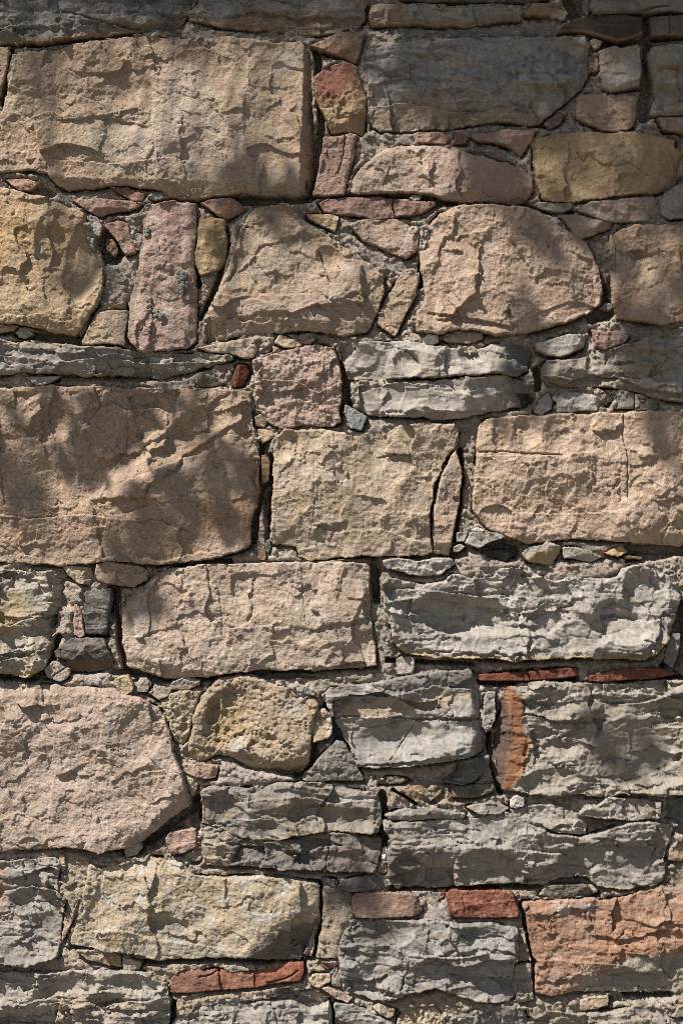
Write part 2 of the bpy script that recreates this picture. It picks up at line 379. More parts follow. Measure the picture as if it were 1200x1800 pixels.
stone('timber_block', 'timber', 'short brown wooden block at the right edge beneath the timber beam', 'wood', 30, (.15, .12, .10), (.10, .08, .065),
  '1140,34 1200,28 1300,26 1300,66 1200,66 1142,66', [('crk', '1172,32 1174,62', 1.6, 4), ('rim', (.22, .15, .09), 5, .6)], GT)

# --- first course
stone('stone_block', 'stone block', 'huge tan sandstone block with whitish patches in the upper left', 'sand', 27, (.36, .27, .185), (.355, .245, .165),
  '35,92 75,92 150,76 200,70 262,62 300,68 345,72 400,64 440,70 490,76 530,74 541,90 546,140 553,190 557,240 551,300 546,340 520,345 470,345 420,340 390,345 350,350 310,348 285,335 250,332 200,325 160,332 120,335 100,325 85,305 50,300 20,302 -60,310 -60,240 4,200 12,170 22,130',
  [('cut', 530, 200, 2, 2.2), ('tilt', 0, .022), ('cut', 300, 318, 92, .55), ('sc', 490, 190, 60, 130, 8, 4), ('col', '300,130 360,110 380,200 420,240 340,310 260,290 180,300 150,230 260,200', (.44, .39, .33), 45, .35),
   ('sc', 370, 130, 70, 38, 20, 5), ('sc', 200, 170, 60, 30, -15, 4), ('flat', '430,70 560,70 560,340 430,340', .3), ('led', '90,282 200,290 300,280 420,300', 3.5, 30), ('led', '110,215 180,205 260,222', -4, 22), ('col', '490,95 525,90 515,120 480,125', WHITE, 14, .6)], GB)
stone('stone_wedge', 'stone', 'tan strip at the left edge beside the huge block, beyond a black crack', 'sand', 24, TAN, TANP, '-60,82 16,84 19,95 13,125 7,150 1,170 -60,200', (), GW)
stone('stone_wedge', 'stone', 'thin pale splinter standing in the crack at the top left of the huge block', 'rub', 18, MORT, TAN, '22,95 32,96 29,125 18,158 12,142', (), GW)
stone('stone_wedge', 'stone', 'rust brown triangular stone with black lichen specks, above the red and ochre stone', 'rub', 20, (.29, .185, .115), REDB,
  '544,82 572,69 606,55 640,61 633,93 625,111 603,102 570,91', [('spots', BLK, 8, .15, .6), ('cut', 590, 90, 80, .5)], GW)
stone('rubble_stone', 'stone', 'upright stone, dark red above and ochre below, right of the huge block', 'sand', 24, (.33, .225, .125), (.30, .19, .105),
  '549,138 567,123 603,108 624,120 636,144 646,174 642,210 639,237 618,231 582,234 570,204 555,177',
  [('col', '545,138 565,120 605,105 628,120 625,150 600,160 590,180 555,180', (.17, .06, .045), 14, .85), ('cut', 612, 180, 15, .5), ('cut', 590, 215, 100, .4), ('sc', 606, 190, 12, 30, 20, 4)], GM)
stone('rubble_stone', 'stone', 'leaning reddish oblong stone below the red and ochre stone', 'sand', 20, (.30, .195, .14), PINKR,
  '568,240 600,240 626,238 624,270 615,300 605,342 580,345 550,343 553,325 561,300 566,270', [('crk', '607,240 604,270 596,300', 1.8, 4), ('cut', 612, 290, 12, .7)], GM)
stone('stone_block', 'stone block', 'large speckled grey block in shade at the upper right with a brownish lower edge', 'flint', 27, GREYB, GREY,
  '642,90 665,85 720,77 810,67 975,67 1025,66 1035,80 1034,135 1020,155 980,190 950,215 930,220 860,212 800,225 725,228 670,232 652,220 647,150',
  [('cut', 1021, 110, 8, 1.0), ('col', '640,190 760,180 840,195 960,185 960,230 640,240', (.30, .22, .13), 16, .75), ('spots', (.42, .40, .38), 9, .1, .5), ('spots', DARK, 30, .22, .5), ('led', '660,150 720,135 800,145 860,140', -5, 24), ('led', '650,190 720,180 800,200 930,185', 4, 26), ('col', '946,185 955,178 962,190 955,204 944,200', WHITE, 4, .8), ('tilt', 0, -.015)], GB, rough=0.7)
stone('rubble_stone', 'stone', 'smooth squarish olive tan stone below the dark curved wood', 'rub', 24, (.275, .225, .16), GREYT,
  '1052,92 1075,82 1097,87 1120,78 1127,120 1123,152 1090,160 1070,165 1057,157 1054,125', [('cut', 1105, 145, 60, .4)], GM, rough=.5)
stone('pebble', 'pebble', 'small pale pebble under the left end of the dark curved wood', 'rub', 16, (.36, .28, .20), TAN, '1035,72 1047,69 1058,73 1052,86 1044,90 1038,82', (), GP)
stone('pebble', 'pebble', 'small brown pebble between the grey block and the squarish olive stone', 'rub', 12, BROWN, (.24, .18, .13), '1035,103 1048,97 1052,112 1050,127 1036,126', (), GP)
stone('rubble_stone', 'stone', 'tan stone with a flat base under the squarish olive stone', 'sand', 22, (.33, .235, .155), TAN,
  '1010,172 1020,165 1060,167 1121,170 1117,205 1112,222 1100,229 1060,232 1042,222 1011,207', [('cut', 1108, 200, 5, .8)], GM)
stone('rubble_stone', 'stone', 'grey stone with an ochre stain at the right edge, below the short wooden block', 'flint', 26, GREYT, GREY,
  '1136,95 1147,82 1175,79 1290,78 1290,205 1200,202 1142,203 1150,172 1143,140', [('col', '1150,118 1175,108 1200,118 1185,140 1158,138', GOLD2, 8, .9), ('cut', 1153, 140, 180, .8), ('rim', GOLD2, 8, .7), ('col', '1175,160 1200,150 1200,190 1172,190', GOLD2, 10, .6)], GM)
stone('rubble_stone', 'stone', 'low pinkish brown stone at the right edge under the grey and ochre one', 'sand', 20, PINKR, TAN, '1153,208 1200,207 1280,206 1280,232 1200,234 1165,230', (), GM)
stone('stone_wedge', 'stone', 'little dark brown stone in the hollow under the right end of the speckled grey block', 'rub', 12, (.14, .105, .085), BROWN, '954,217 980,197 991,203 985,218 966,227', (), GW)
stone('stone_wedge', 'stone', 'flat reddish chip in the mortar below the speckled grey block', 'rub', 14, REDB, PINKR, '732,237 760,234 785,237 790,244 785,255 760,252 732,251', (), GW)
stone('stone_wedge', 'stone', 'dark red crumb touching the right end of the flat reddish chip', 'rub', 12, (.20, .105, .08), REDB, '793,234 810,231 822,243 819,252 797,254', (), GW)
stone('stone_wedge', 'stone', 'pink brown wedge tapering left above the long pinkish stone', 'rub', 17, PINKR, TAN, '825,240 845,233 900,228 940,230 933,248 916,275 900,262 870,250 842,250', [('cut', 900, 250, 70, .6)], GW)
stone('rubble_stone', 'stone', 'long pinkish stone with a humped top below the speckled grey block', 'sand', 25, TANP, PINK,
  '613,325 630,300 665,270 700,257 750,254 790,259 830,272 880,285 915,295 935,315 936,335 925,356 900,357 840,353 800,354 760,347 730,338 680,340 630,342 612,337',
  [('cut', 760, 268, -90, .55), ('cut', 640, 300, 205, .5), ('col', '780,270 920,290 940,355 780,350', PINKR, 25, .6), ('cut', 800, 340, 85, .6)], GM)
stone('stone_block', 'stone block', 'warm ochre brown block with wormy markings in the shade at the right', 'sand', 26, (.345, .235, .125), (.37, .265, .155),
  '934,244 975,239 1030,232 1075,235 1112,234 1150,241 1187,245 1186,260 1200,267 1200,305 1190,325 1150,342 1110,342 1050,350 1007,356 952,352 942,325 937,287',
  [('cut', 1170, 285, 35, .8), ('cut', 945, 300, 180, .8), ('spots', (.16, .10, .055), 12, .33, .55), ('crk', '1010,270 1025,285 1030,275', 1.4, 3), ('crk', '1095,285 1120,300 1140,310', 1.6, 3), ('crk', '1055,290 1080,295 1110,285', 1.4, 3)], GB, rough=.8)
stone('rubble_stone', 'stone', 'rough pale granular lump at the right edge under the wormy ochre block', 'sand', 17, (.28, .24, .205), MORT, '1157,352 1185,325 1280,300 1280,385 1200,383 1175,386 1160,375', [('spots', DARK, 9, .25, .5)], GM)
stone('stone_wedge', 'stone', 'flat greenish grey chip under the left corner of the wormy ochre block', 'rub', 15, (.25, .22, .15), GREYT, '930,358 950,355 1005,357 1004,367 987,374 950,369', (), GW)
stone('rubble_stone', 'stone', 'grey pink flat stone wedged below the wormy ochre block', 'rub', 21, (.28, .22, .18), PINKR, '1010,370 1040,355 1085,350 1147,347 1156,375 1145,391 1085,390 1050,385', [('cut', 1140, 370, 20, .6)], GM)
stone('stone_wedge', 'stone', 'pink brown pointed stone resting on the right shoulder of the big pitted block', 'rub', 18, (.30, .21, .16), TANP, '982,380 1012,377 1075,392 1072,402 1040,414 1022,421 1007,412', [('cut', 1040, 400, 60, .7)], GW)
stone('stone_slab', 'stone', 'long thin dark red stone under the humped pinkish one, cracked across', 'rub', 19, PURP, (.27, .15, .12),
  '560,357 575,349 600,347 640,348 690,350 730,352 765,356 764,362 740,376 695,381 660,387 637,383 600,378 568,373', [('crk', '692,349 690,365 694,381', 2, 7), ('crk', '676,351 682,362', 1.5, 3)], GM)
stone('pebble', 'pebble', 'tan pebble pinched between the humped pinkish stone and the long dark red one', 'rub', 14, (.30, .235, .165), TAN, '718,346 728,341 740,344 738,352 726,355', (), GP)
stone('rubble_stone', 'stone', 'pink stone pointing down right, below the long dark red stone', 'pink', 20, PINK, PINKR, '610,395 630,387 695,385 720,395 736,420 735,440 715,455 690,444 665,435 635,420', [('cut', 725, 425, 10, .6)], GM)
stone('stone_wedge', 'stone', 'small ochre tan chip pointing down, left of the pink stone pointing down right', 'rub', 17, (.35, .25, .14), TAN, '536,377 582,377 597,382 590,410 562,397 545,387', (), GW)

# --- second course
stone('stone_block', 'stone block', 'golden block hollowed by a deep smooth scar, at the left edge', 'sand', 28, GOLD, (.36, .275, .17),
  '-60,330 0,332 25,335 50,340 100,353 120,362 150,375 157,402 166,430 180,460 182,510 170,540 135,590 95,585 50,572 0,570 -60,565',
  [('sc', 100, 435, 38, 66, 0, 10), ('sc', 152, 455, 36, 80, 14, 16), ('cut', 60, 345, -70, .7), ('col', '-60,370 40,360 60,420 10,470 -60,470', (.40, .24, .09), 30, .5), ('spots', GREYD, 7, .42, .6), ('cut', 70, 560, 80, .4)], GB)
stone('stone_wedge', 'stone', 'small reddish stone tucked under the lower left corner of the huge block', 'rub', 15, (.33, .215, .155), PINKR, '10,317 32,314 75,319 55,335 37,337', (), GW)
stone('stone_wedge', 'stone', 'long reddish lens shaped stone right of the golden block\'s top', 'rub', 18, (.31, .195, .145), PINKR, '129,352 170,349 212,351 256,357 240,367 205,372 177,382 150,370', [('cut', 190, 366, 90, .7)], GW)
stone('stone_wedge', 'stone', 'dark red splinter against the huge block\'s lower edge', 'rub', 14, (.215, .115, .09), REDB, '195,328 225,332 256,342 250,355 232,353 212,341', (), GW)
stone('pebble', 'pebble', 'grey pebble above the upright pink pillar stone', 'rub', 14, (.30, .27, .23), GREY, '258,343 268,339 285,341 290,349 275,354 262,351', (), GP)
stone('rubble_stone', 'stone', 'smooth curved red brown stone left of the upright pink pillar stone', 'rub', 17, (.31, .20, .145), REDB, '184,397 207,387 227,392 230,420 241,445 222,450 212,437 200,415', (), GM, rough=.5)
stone('stone_wedge', 'stone', 'dark red brown stone deep inside the hollow beside the golden block', 'rub', 1, (.19, .115, .085), BROWN, '187,419 200,417 208,440 200,452 184,437', (), GW)
stone('pebble', 'pebble', 'knobbly mortar coated lump hanging at the top of the dark hollow', 'rub', 13, MORT, (.36, .31, .26), '157,378 172,382 181,400 176,417 163,411', (), GP, rough=1.6)
stone('pebble', 'pebble', 'rounded pale lump against the upright pink pillar stone', 'rub', 12, MORT, (.30, .26, .21), '231,415 242,409 251,414 252,435 243,443 232,436', (), GP, rough=1.6)
stone('rubble_stone', 'stone', 'tan trapezoid stone at the foot of the hollow, left of the pink pillar stone', 'sand', 22, TANP, (.39, .29, .19), '144,600 158,575 172,550 200,545 225,547 226,565 220,607 185,604 147,606', (), GM)
stone('stone_wedge', 'stone', 'brownish stone half hidden between the golden block and the tan trapezoid', 'rub', 9, (.26, .18, .13), TAN, '137,567 160,558 154,580 140,594', (), GW)
pillar = stone('rubble_stone', 'stone', 'upright pink pillar stone with tufts of grey lichen', 'pink', 25, (.33, .225, .18), PINK,
  '257,357 300,354 345,357 346,400 342,465 347,520 345,600 330,611 245,620 227,595 227,525 245,470 252,400', [('cut', 334, 480, 2, .6), ('cut', 258, 420, 186, .4), ('spots', DARK, 8, .34, .6)], GM)
stone('rubble_stone', 'stone', 'faceted golden brown stone right of the pink pillar stone', 'rub', 23, (.35, .24, .12), (.38, .27, .15), '350,387 372,383 396,386 399,420 397,460 382,475 354,485 342,457 345,422', [('cut', 374, 430, 4, .55), ('cut', 362, 440, 178, .25)], GM, rough=.5)
stone('stone_wedge', 'stone', 'reddish wedge above the faceted golden brown stone', 'rub', 16, (.30, .185, .13), REDB, '352,357 375,350 405,347 437,366 400,387 385,380 365,366', [('cut', 403, 365, 30, .6)], GW)
stone('stone_block', 'stone block', 'broad taupe block with a sloping peak, right of the golden brown stone', 'sand', 29, (.33, .255, .19), TAN,
  '450,365 505,359 520,380 565,407 600,430 625,448 650,465 675,485 675,520 660,555 645,583 600,592 550,582 450,587 360,603 350,582 380,520 410,445 425,400',
  [('fac', '470,430 565,405 640,470 640,535 400,560 390,500', .06, .10, 3), ('fac', '425,400 520,375 545,410 470,430 400,500', .12, .0, -2), ('cut', 440, 560, 92, .55), ('cut', 430, 400, 200, .4), ('crk', '560,445 572,475 580,500', 2, 6), ('sc', 580, 455, 30, 20, 30, 7), ('tilt', 0, -.02), ('led', '380,520 450,528 520,545 600,520 640,545', 3, 24), ('spots', DARK, 10, .38, .5)], GB)
stone('rubble_stone', 'stone', 'leaning ochre grey stone between the taupe block and the pitted pink block', 'sand', 21, (.34, .255, .17), TAN, '700,485 737,480 730,520 720,540 695,592 662,570 665,555 678,530', [('spots', DARK, 8, .2, .5), ('cut', 720, 530, 20, .4)], GM)
stone('stone_block', 'stone block', 'big pinkish tan block with black lichen spots, lit at its middle', 'sand', 30, TANP, (.37, .265, .18),
  '735,445 750,400 770,375 810,360 880,360 930,367 970,390 1030,425 1045,460 1058,500 1057,535 1015,560 930,585 870,590 835,580 800,580 770,587 730,585 732,550 748,530 745,510',
  [('fac', '800,385 850,430 835,520 790,565 765,560 755,480', .18, .12, 4), ('fac', '880,400 1040,460 1050,540 980,572 930,480', -.16, -.02, 0), ('cut', 960, 430, -25, .28), ('cut', 790, 400, 200, .35), ('spots', (.075, .07, .07), 14, .40, .75), ('col', '905,370 985,380 960,430 930,410', (.24, .17, .11), 14, .5), ('led', '760,550 820,560 900,575', -7, 18), ('led', '770,500 840,480 900,520', 4, 40), ('col', '884,548 894,545 896,560 886,563', BLK, 3, .9)], GB)
stone('stone_wedge', 'stone', 'thin tan lens under the big black spotted block', 'rub', 13, (.35, .255, .18), TANP, '775,596 795,586 847,584 849,595 820,605 785,602', (), GW)
stone('pebble', 'pebble', 'crumbly whitish lump on top of the upper pale grey layered stone', 'rub', 20, (.48, .43, .38), WHITE, '741,595 752,588 768,590 771,601 758,606 744,604', (), GP, rough=1.8)
stone('stone_block', 'stone block', 'shaded brown block at the right edge with a dark lichen patch', 'sand', 26, (.35, .25, .17), (.37, .255, .165),
  '1070,415 1100,400 1115,395 1200,395 1290,395 1290,560 1200,566 1150,571 1090,560 1075,530 1072,475', [('col', '1110,430 1128,425 1132,470 1115,482 1105,460', BLK, 12, .6), ('spots', DARK, 14, .42, .6), ('cut', 1086, 480, 185, .5)], GB)
stone('pebble', 'pebble', 'small grey stone in the dark gap between the two brown blocks', 'rub', 8, GREYD, GREY, '1050,542 1065,530 1078,534 1075,546', (), GP)
stone('stone_wedge', 'stone', 'pale thin chip at the left edge under the golden block', 'rub', 15, (.37, .31, .25), TAN, '-30,565 0,569 34,575 25,583 0,586 -30,588', (), GW)
stone('pebble', 'pebble', 'grey mortar crusted pebble right of the pale thin chip under the golden block', 'rub', 12, MORT, GREY, '27,583 50,577 60,586 48,596 34,594', (), GP)
stone('stone_wedge', 'stone', 'elongated tan chip pointing left, under the taupe block', 'rub', 20, (.40, .32, .25), TANP, '347,612 387,602 418,598 449,594 452,617 445,630 425,629 400,622 372,621', [('cut', 447, 615, 5, .6)], GW)
stone('stone_wedge', 'stone', 'small tan faceted chip on the shoulder of the pink craggy block', 'rub', 16, (.38, .30, .22), TAN, '482,602 492,587 520,597 522,610 500,612', (), GW)
stone('pebble', 'pebble', 'tiny tan chip right of the small faceted one above the pink craggy block', 'rub', 15, TAN, TANP, '521,601 530,598 530,611 520,612', (), GP)
stone('stone_wedge', 'stone', 'brown angular chip between the taupe block and the pink craggy block\'s middle', 'rub', 12, (.30, .23, .17), TAN, '532,590 548,588 555,597 545,606 532,604', (), GW)
stone('pebble', 'pebble', 'round brown pebble at the upper left corner of the pink craggy block', 'rub', 11, (.22, .155, .11), BROWN, '455,612 463,603 476,602 477,614 468,621 457,621', (), GP)

# --- third course
stone('stone_block', 'stone block', 'squarish craggy pink block with a horizontal ledge near the centre', 'pink', 27, (.355, .252, .20), PINK,
  '444,632 475,625 515,613 562,605 587,610 597,640 600,680 598,712 599,740 586,748 560,752 532,746 498,754 468,740 450,704 450,690', [('led', '448,672 480,668 520,672 560,690 600,672', 7, 26), ('led', '450,690 500,690 545,680', -5, 20), ('cut', 470, 610, -100, .3)], GB, rough=1.7)
stone('stone_wedge', 'stone', 'ochre chip in the joint left of the sandy square block', 'rub', 16, (.38, .27, .16), TAN, '453,754 478,757 487,769 470,776 458,781', (), GW)
stone('stone_slab', 'stone', 'long flat pale grey slab with layered ledges, at the left edge', 'flint', 26, (.30, .285, .25), GREY,
  '-60,595 0,596 25,601 110,603 147,609 207,611 250,619 300,620 362,621 405,625 410,632 392,638 370,643 337,652 300,662 287,665 200,661 125,660 50,657 0,660 -60,660',
  [('fac', '500,830 600,790 660,850 620,930 520,930', .06, .08, 2), ('led', '-60,625 40,628 100,638 180,628 260,640 400,635', 7, 16), ('rim', (.28, .20, .11), 6, .6), ('cut', 200, 650, 90, .6), ('col', '0,594 150,604 215,612 150,616 0,604', (.34, .26, .15), 5, .6), ('cut', 100, 616, -90, .3)], GF)
stone('stone_wedge', 'stone', 'small pale grey chip under the long flat grey slab', 'rub', 17, (.36, .335, .30), GREY, '41,660 60,661 107,662 97,670 67,679 56,674', (), GW)
stone('tile_fragment', 'tile', 'glossy dark red tile fragment standing on edge under the long grey slab', 'brick', 16, (.17, .065, .035), TILE, '417,640 435,642 440,655 425,680 407,682 405,672', [('cut', 420, 660, 15, .6)], GR, rough=.4)
stone('stone_wedge', 'stone', 'dark flat stone in the joint beneath the long grey slab\'s right end', 'rub', 9, (.13, .105, .085), BROWN, '341,672 355,658 375,660 394,675 362,681 342,680', (), GW)
stone('stone_slab', 'stone', 'pale chipped grey limestone with hollow flakes, upper of a layered pair at the centre', 'flint', 28, (.35, .325, .285), GREYW,
  '597,607 645,600 677,602 700,600 732,601 765,607 787,611 815,611 830,618 870,603 900,596 925,600 935,622 925,650 905,663 870,656 775,665 735,665 675,667 610,668 605,640',
  [('cut', 888, 630, 0, .75), ('cut', 640, 640, 180, .25), ('sc', 715, 640, 28, 22, 25, 6), ('sc', 828, 622, 22, 18, 0, 7), ('sc', 785, 640, 22, 28, 10, 5), ('sc', 640, 630, 28, 22, 0, 6), ('rim', GOLD2, 5, .7), ('col', '885,590 940,600 930,665 880,665', GREYD, 12, .7), ('crk', '700,614 720,620 735,640', 2, 5)], GF, rough=0.55)
stone('stone_slab', 'stone', 'pale grey limestone with a smooth sloping face, lower of the layered pair at the centre', 'flint', 27, (.33, .305, .265), GREYW,
  '621,670 682,668 710,670 750,670 795,668 870,661 905,664 940,672 940,700 920,715 880,720 840,730 785,737 725,732 650,732 627,720 622,690',
  [('fac', '640,690 690,672 800,690 870,690 860,725 650,728', .03, .16, 3), ('cut', 690, 680, 215, .35), ('cut', 870, 690, 10, .30), ('cut', 905, 690, 0, .6), ('led', '640,690 690,672 760,676 800,690 870,680', 5, 22), ('col', '890,660 945,670 940,720 890,725', GREYD, 12, .6), ('spots', BLK, 14, .42, .6)], GF, rough=0.35)
stone('stone_wedge', 'stone', 'small blue grey triangular chip at the left foot of the layered pale pair', 'rub', 19, (.27, .268, .255), GREY, '604,725 607,711 630,725 644,735 636,757 615,752', (), GW)
stone('stone_wedge', 'stone', 'white faced angular chip right of the layered pale pair', 'rub', 22, (.38, .35, .30), GREYT, '939,602 962,599 997,588 1027,589 1025,610 1007,620 987,627 962,626 941,616', [('led', '940,606 970,610 1020,604', 4, 14), ('cut', 1016, 605, 10, .8), ('rim', (.27, .19, .10), 6, .6)], GW)
stone('stone_wedge', 'stone', 'small reddish stone right of the white faced angular chip', 'rub', 17, (.31, .205, .16), PINKR, '1037,579 1060,584 1085,580 1105,590 1097,602 1060,616 1047,610', (), GW)
stone('rubble_stone', 'stone', 'large grey brown wedge tapering left at the right edge, its tip in the sun', 'flint', 27, (.30, .27, .21), GREYT,
  '952,647 960,632 992,635 1040,624 1100,607 1150,587 1175,580 1200,575 1290,570 1290,705 1200,703 1172,704 1150,698 1120,690 1090,684 1045,679 1020,682 995,681 972,675 952,667',
  [('rim', GOLD2, 8, .7), ('led', '952,664 1000,668 1040,660 1080,662 1120,680 1200,695', -9, 30), ('spots', (.40, .37, .33), 22, .35, .5), ('cut', 1120, 610, -110, .25)], GF, rough=1.3)
stone('stone_wedge', 'stone', 'pale grey oblong chip lying on the cracked peach block', 'rub', 20, (.35, .325, .28), GREY, '985,685 1012,689 1052,697 1050,722 1012,724 975,725 977,702', [('cut', 1010, 700, -90, .3), ('cut', 1046, 708, 0, .8)], GW)
stone('stone_wedge', 'stone', 'small pale grey triangle left of the oblong chip on the cracked peach block', 'rub', 18, (.33, .30, .25), GREY, '935,725 947,702 962,689 970,707 967,720 950,730', (), GW)
stone('pebble', 'pebble', 'white pebble between the oblong chip and the pale grey triangle', 'rub', 17, (.48, .44, .40), WHITE, '967,699 973,692 980,695 978,707 970,706', (), GP)
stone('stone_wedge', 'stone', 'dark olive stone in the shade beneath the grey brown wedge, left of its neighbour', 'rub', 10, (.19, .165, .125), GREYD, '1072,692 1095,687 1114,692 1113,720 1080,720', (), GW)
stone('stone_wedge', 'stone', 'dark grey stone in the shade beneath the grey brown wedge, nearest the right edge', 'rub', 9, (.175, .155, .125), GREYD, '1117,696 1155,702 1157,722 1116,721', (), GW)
stone('stone_wedge', 'stone', 'small ochre stone right of the pale grey oblong chip, under the grey brown wedge', 'rub', 8, (.25, .18, .10), BROWN, '1054,690 1070,690 1076,704 1066,712 1055,708', (), GW)

stone('stone_block', 'stone block', 'very large brown block with a diagonal flaked scar, at the left edge', 'sand', 30, (.36, .262, .18), (.34, .24, .165),
  '-60,682 0,683 75,680 175,680 300,683 415,685 441,687 446,750 455,780 456,870 443,910 440,960 380,982 280,995 200,986 100,995 0,986 -60,985',
  [('fac', '840,760 990,735 1085,735 1080,800 960,850 850,880', .04, .05, 2), ('fac', '405,688 440,700 425,740 335,800 250,872 168,878 225,800 320,742', .14, .22, 3), ('fac', '188,688 320,688 300,750 225,790 165,872 130,870 150,760', -.16, -.10, -3), ('fac', '30,690 80,685 78,722 50,762 28,742', .2, .3, 3), ('fac', '128,690 178,683 155,722 128,742', .25, .2, 3), ('fac', '225,700 270,690 300,720 290,790 262,792 240,760', .15, .2, 2), ('fac', '160,880 340,870 440,900 430,960 300,985 180,980', .03, -.08, -2), ('cut', 425, 740, 0, .5), ('tilt', 0, -.012), ('sc', 255, 760, 75, 36, -50, 9), ('sc', 340, 770, 95, 42, -38, 10), ('sc', 185, 800, 45, 95, 10, 10), ('sc', 90, 740, 50, 40, 0, 6), ('sc', 380, 860, 60, 80, 0, 6), ('sc', 275, 705, 40, 34, 0, 6), ('sc', 430, 720, 24, 50, 0, 7),
   ('led', '-60,905 60,910 140,905 240,915', 5, 30), ('led', '150,880 230,845 300,815 340,800', 5, 36), ('crk', '-20,910 40,912 100,908', 1.6, 4), ('led', '220,920 280,915 330,935', 4, 24), ('col', '360,880 450,880 440,930 350,935', (.33, .19, .09), 22, .6), ('crk', '228,700 224,760 222,800', 1.4, 3)], GB)
stone('stone_block', 'stone block', 'sandy square block with a notched left side and a long split, in the middle', 'sand', 29, (.38, .30, .215), (.36, .275, .19),
  '478,776 500,755 524,758 550,754 580,755 610,764 650,767 677,762 710,747 745,742 800,745 806,757 802,780 785,805 762,850 754,900 756,940 760,970 740,977 660,977 600,980 548,986 526,978 518,960 500,960 480,958 477,910 481,840 483,812',
  [('crk', '500,812 484,812', 2, 4), ('led', '482,812 500,812 520,800', 5, 22), ('sc', 500, 785, 30, 28, 0, 8), ('sc', 640, 800, 40, 60, 20, 3), ('led', '545,925 600,935 660,930 740,950', 3, 30), ('crk', '552,800 553,900 545,940', 1.2, 2), ('rim', (.40, .26, .12), 5, .5)], GB)
stone('stone_slab', 'stone', 'tall sliver split off the right side of the sandy square block', 'sand', 27, TANP, (.40, .30, .21),
  '800,788 812,830 807,885 797,940 790,977 762,972 758,930 766,875 773,840 788,810', [('col', '780,815 805,815 800,880 775,880', (.30, .23, .2), 10, .5), ('cut', 780, 952, 90, .7), ('spots', (.18, .12, .10), 7, .3, .5)], GM)
stone('stone_block', 'stone block', 'peach block at the right edge with a vertical crack and a horizontal one', 'sand', 29, (.42, .31, .22), (.41, .295, .205),
  '837,750 855,737 920,732 980,728 1080,725 1200,722 1290,722 1290,965 1200,960 1140,955 1080,950 990,947 930,957 885,940 855,930 830,900 832,840 835,795',
  [('crk', '1095,722 1092,765 1100,800 1101,875', 1.5, 6), ('crk', '833,795 880,794 930,798 990,800', 2, 6), ('sc', 880, 760, 16, 34, 0, 5), ('sc', 925, 760, 26, 30, 0, 6), ('sc', 985, 768, 34, 38, 0, 7), ('led', '840,800 940,803 1040,795', 4, 34), ('cut', 1180, 900, 0, .25), ('led', '900,900 1000,905 1100,895', 2.5, 30), ('cut', 1000, 940, 90, .5)], GB, rough=1.15)
stone('stone_wedge', 'stone', 'fan shaped pale grey flake under the lower left corner of the peach block', 'rub', 22, (.35, .325, .265), GREYT, '815,955 827,935 850,936 877,936 886,945 865,952 840,965', (), GW)
stone('pebble', 'pebble', 'whitish crust lump on top of the fan shaped flake', 'rub', 22, (.46, .43, .39), WHITE, '827,931 838,927 850,931 850,936 830,937', (), GP, rough=1.6)
stone('stone_wedge', 'stone', 'square grey chip left of the fan shaped flake', 'rub', 16, (.33, .30, .25), GREYT, '800,936 822,935 816,952 802,954', (), GW)
stone('pebble', 'pebble', 'rounded grey chip below the square one by the fan shaped flake', 'rub', 15, (.33, .295, .25), GREYT, '795,962 810,955 820,961 806,971 796,971', (), GP)
stone('stone_wedge', 'stone', 'black brown stone in the hollow under the fan shaped flake', 'rub', 3, (.06, .048, .042), BLK, '842,967 890,965 907,977 887,987 852,979', (), GW)
stone('rubble_stone', 'stone', 'faceted grey and ochre stone below the peach block', 'rub', 24, (.33, .31, .27), GREYT, '915,972 925,962 950,959 960,951 985,959 977,980 972,994 950,992 927,987', [('col', '920,975 950,968 985,962 980,996 920,992', (.36, .26, .12), 6, .8), ('cut', 945, 970, 65, .6)], GM)
stone('stone_wedge', 'stone', 'flat pale olive chip right of the faceted grey and ochre stone', 'rub', 19, (.37, .335, .26), GREYT, '987,961 1017,961 1059,979 1035,989 990,980', [('cut', 1020, 975, 80, .5)], GW)
stone('stone_wedge', 'stone', 'small orange ochre chip under the peach block', 'rub', 18, (.42, .29, .13), GOLD, '1061,972 1090,959 1101,970 1085,979', (), GW)
stone('stone_wedge', 'stone', 'thin brown sliver right of the small orange ochre chip', 'rub', 13, (.22, .15, .11), BROWN, '1094,976 1128,976 1128,984 1096,984', (), GW)
stone('stone_slab', 'stone', 'bluish white slab lying under the sandy square block', 'flint', 25, (.34, .325, .30), GREYW, '670,984 700,981 732,985 760,980 795,982 800,990 775,1010 755,1012 720,1010 677,997', [('sc', 770, 998, 12, 9, 20, 5), ('cut', 790, 995, 30, .8)], GF)

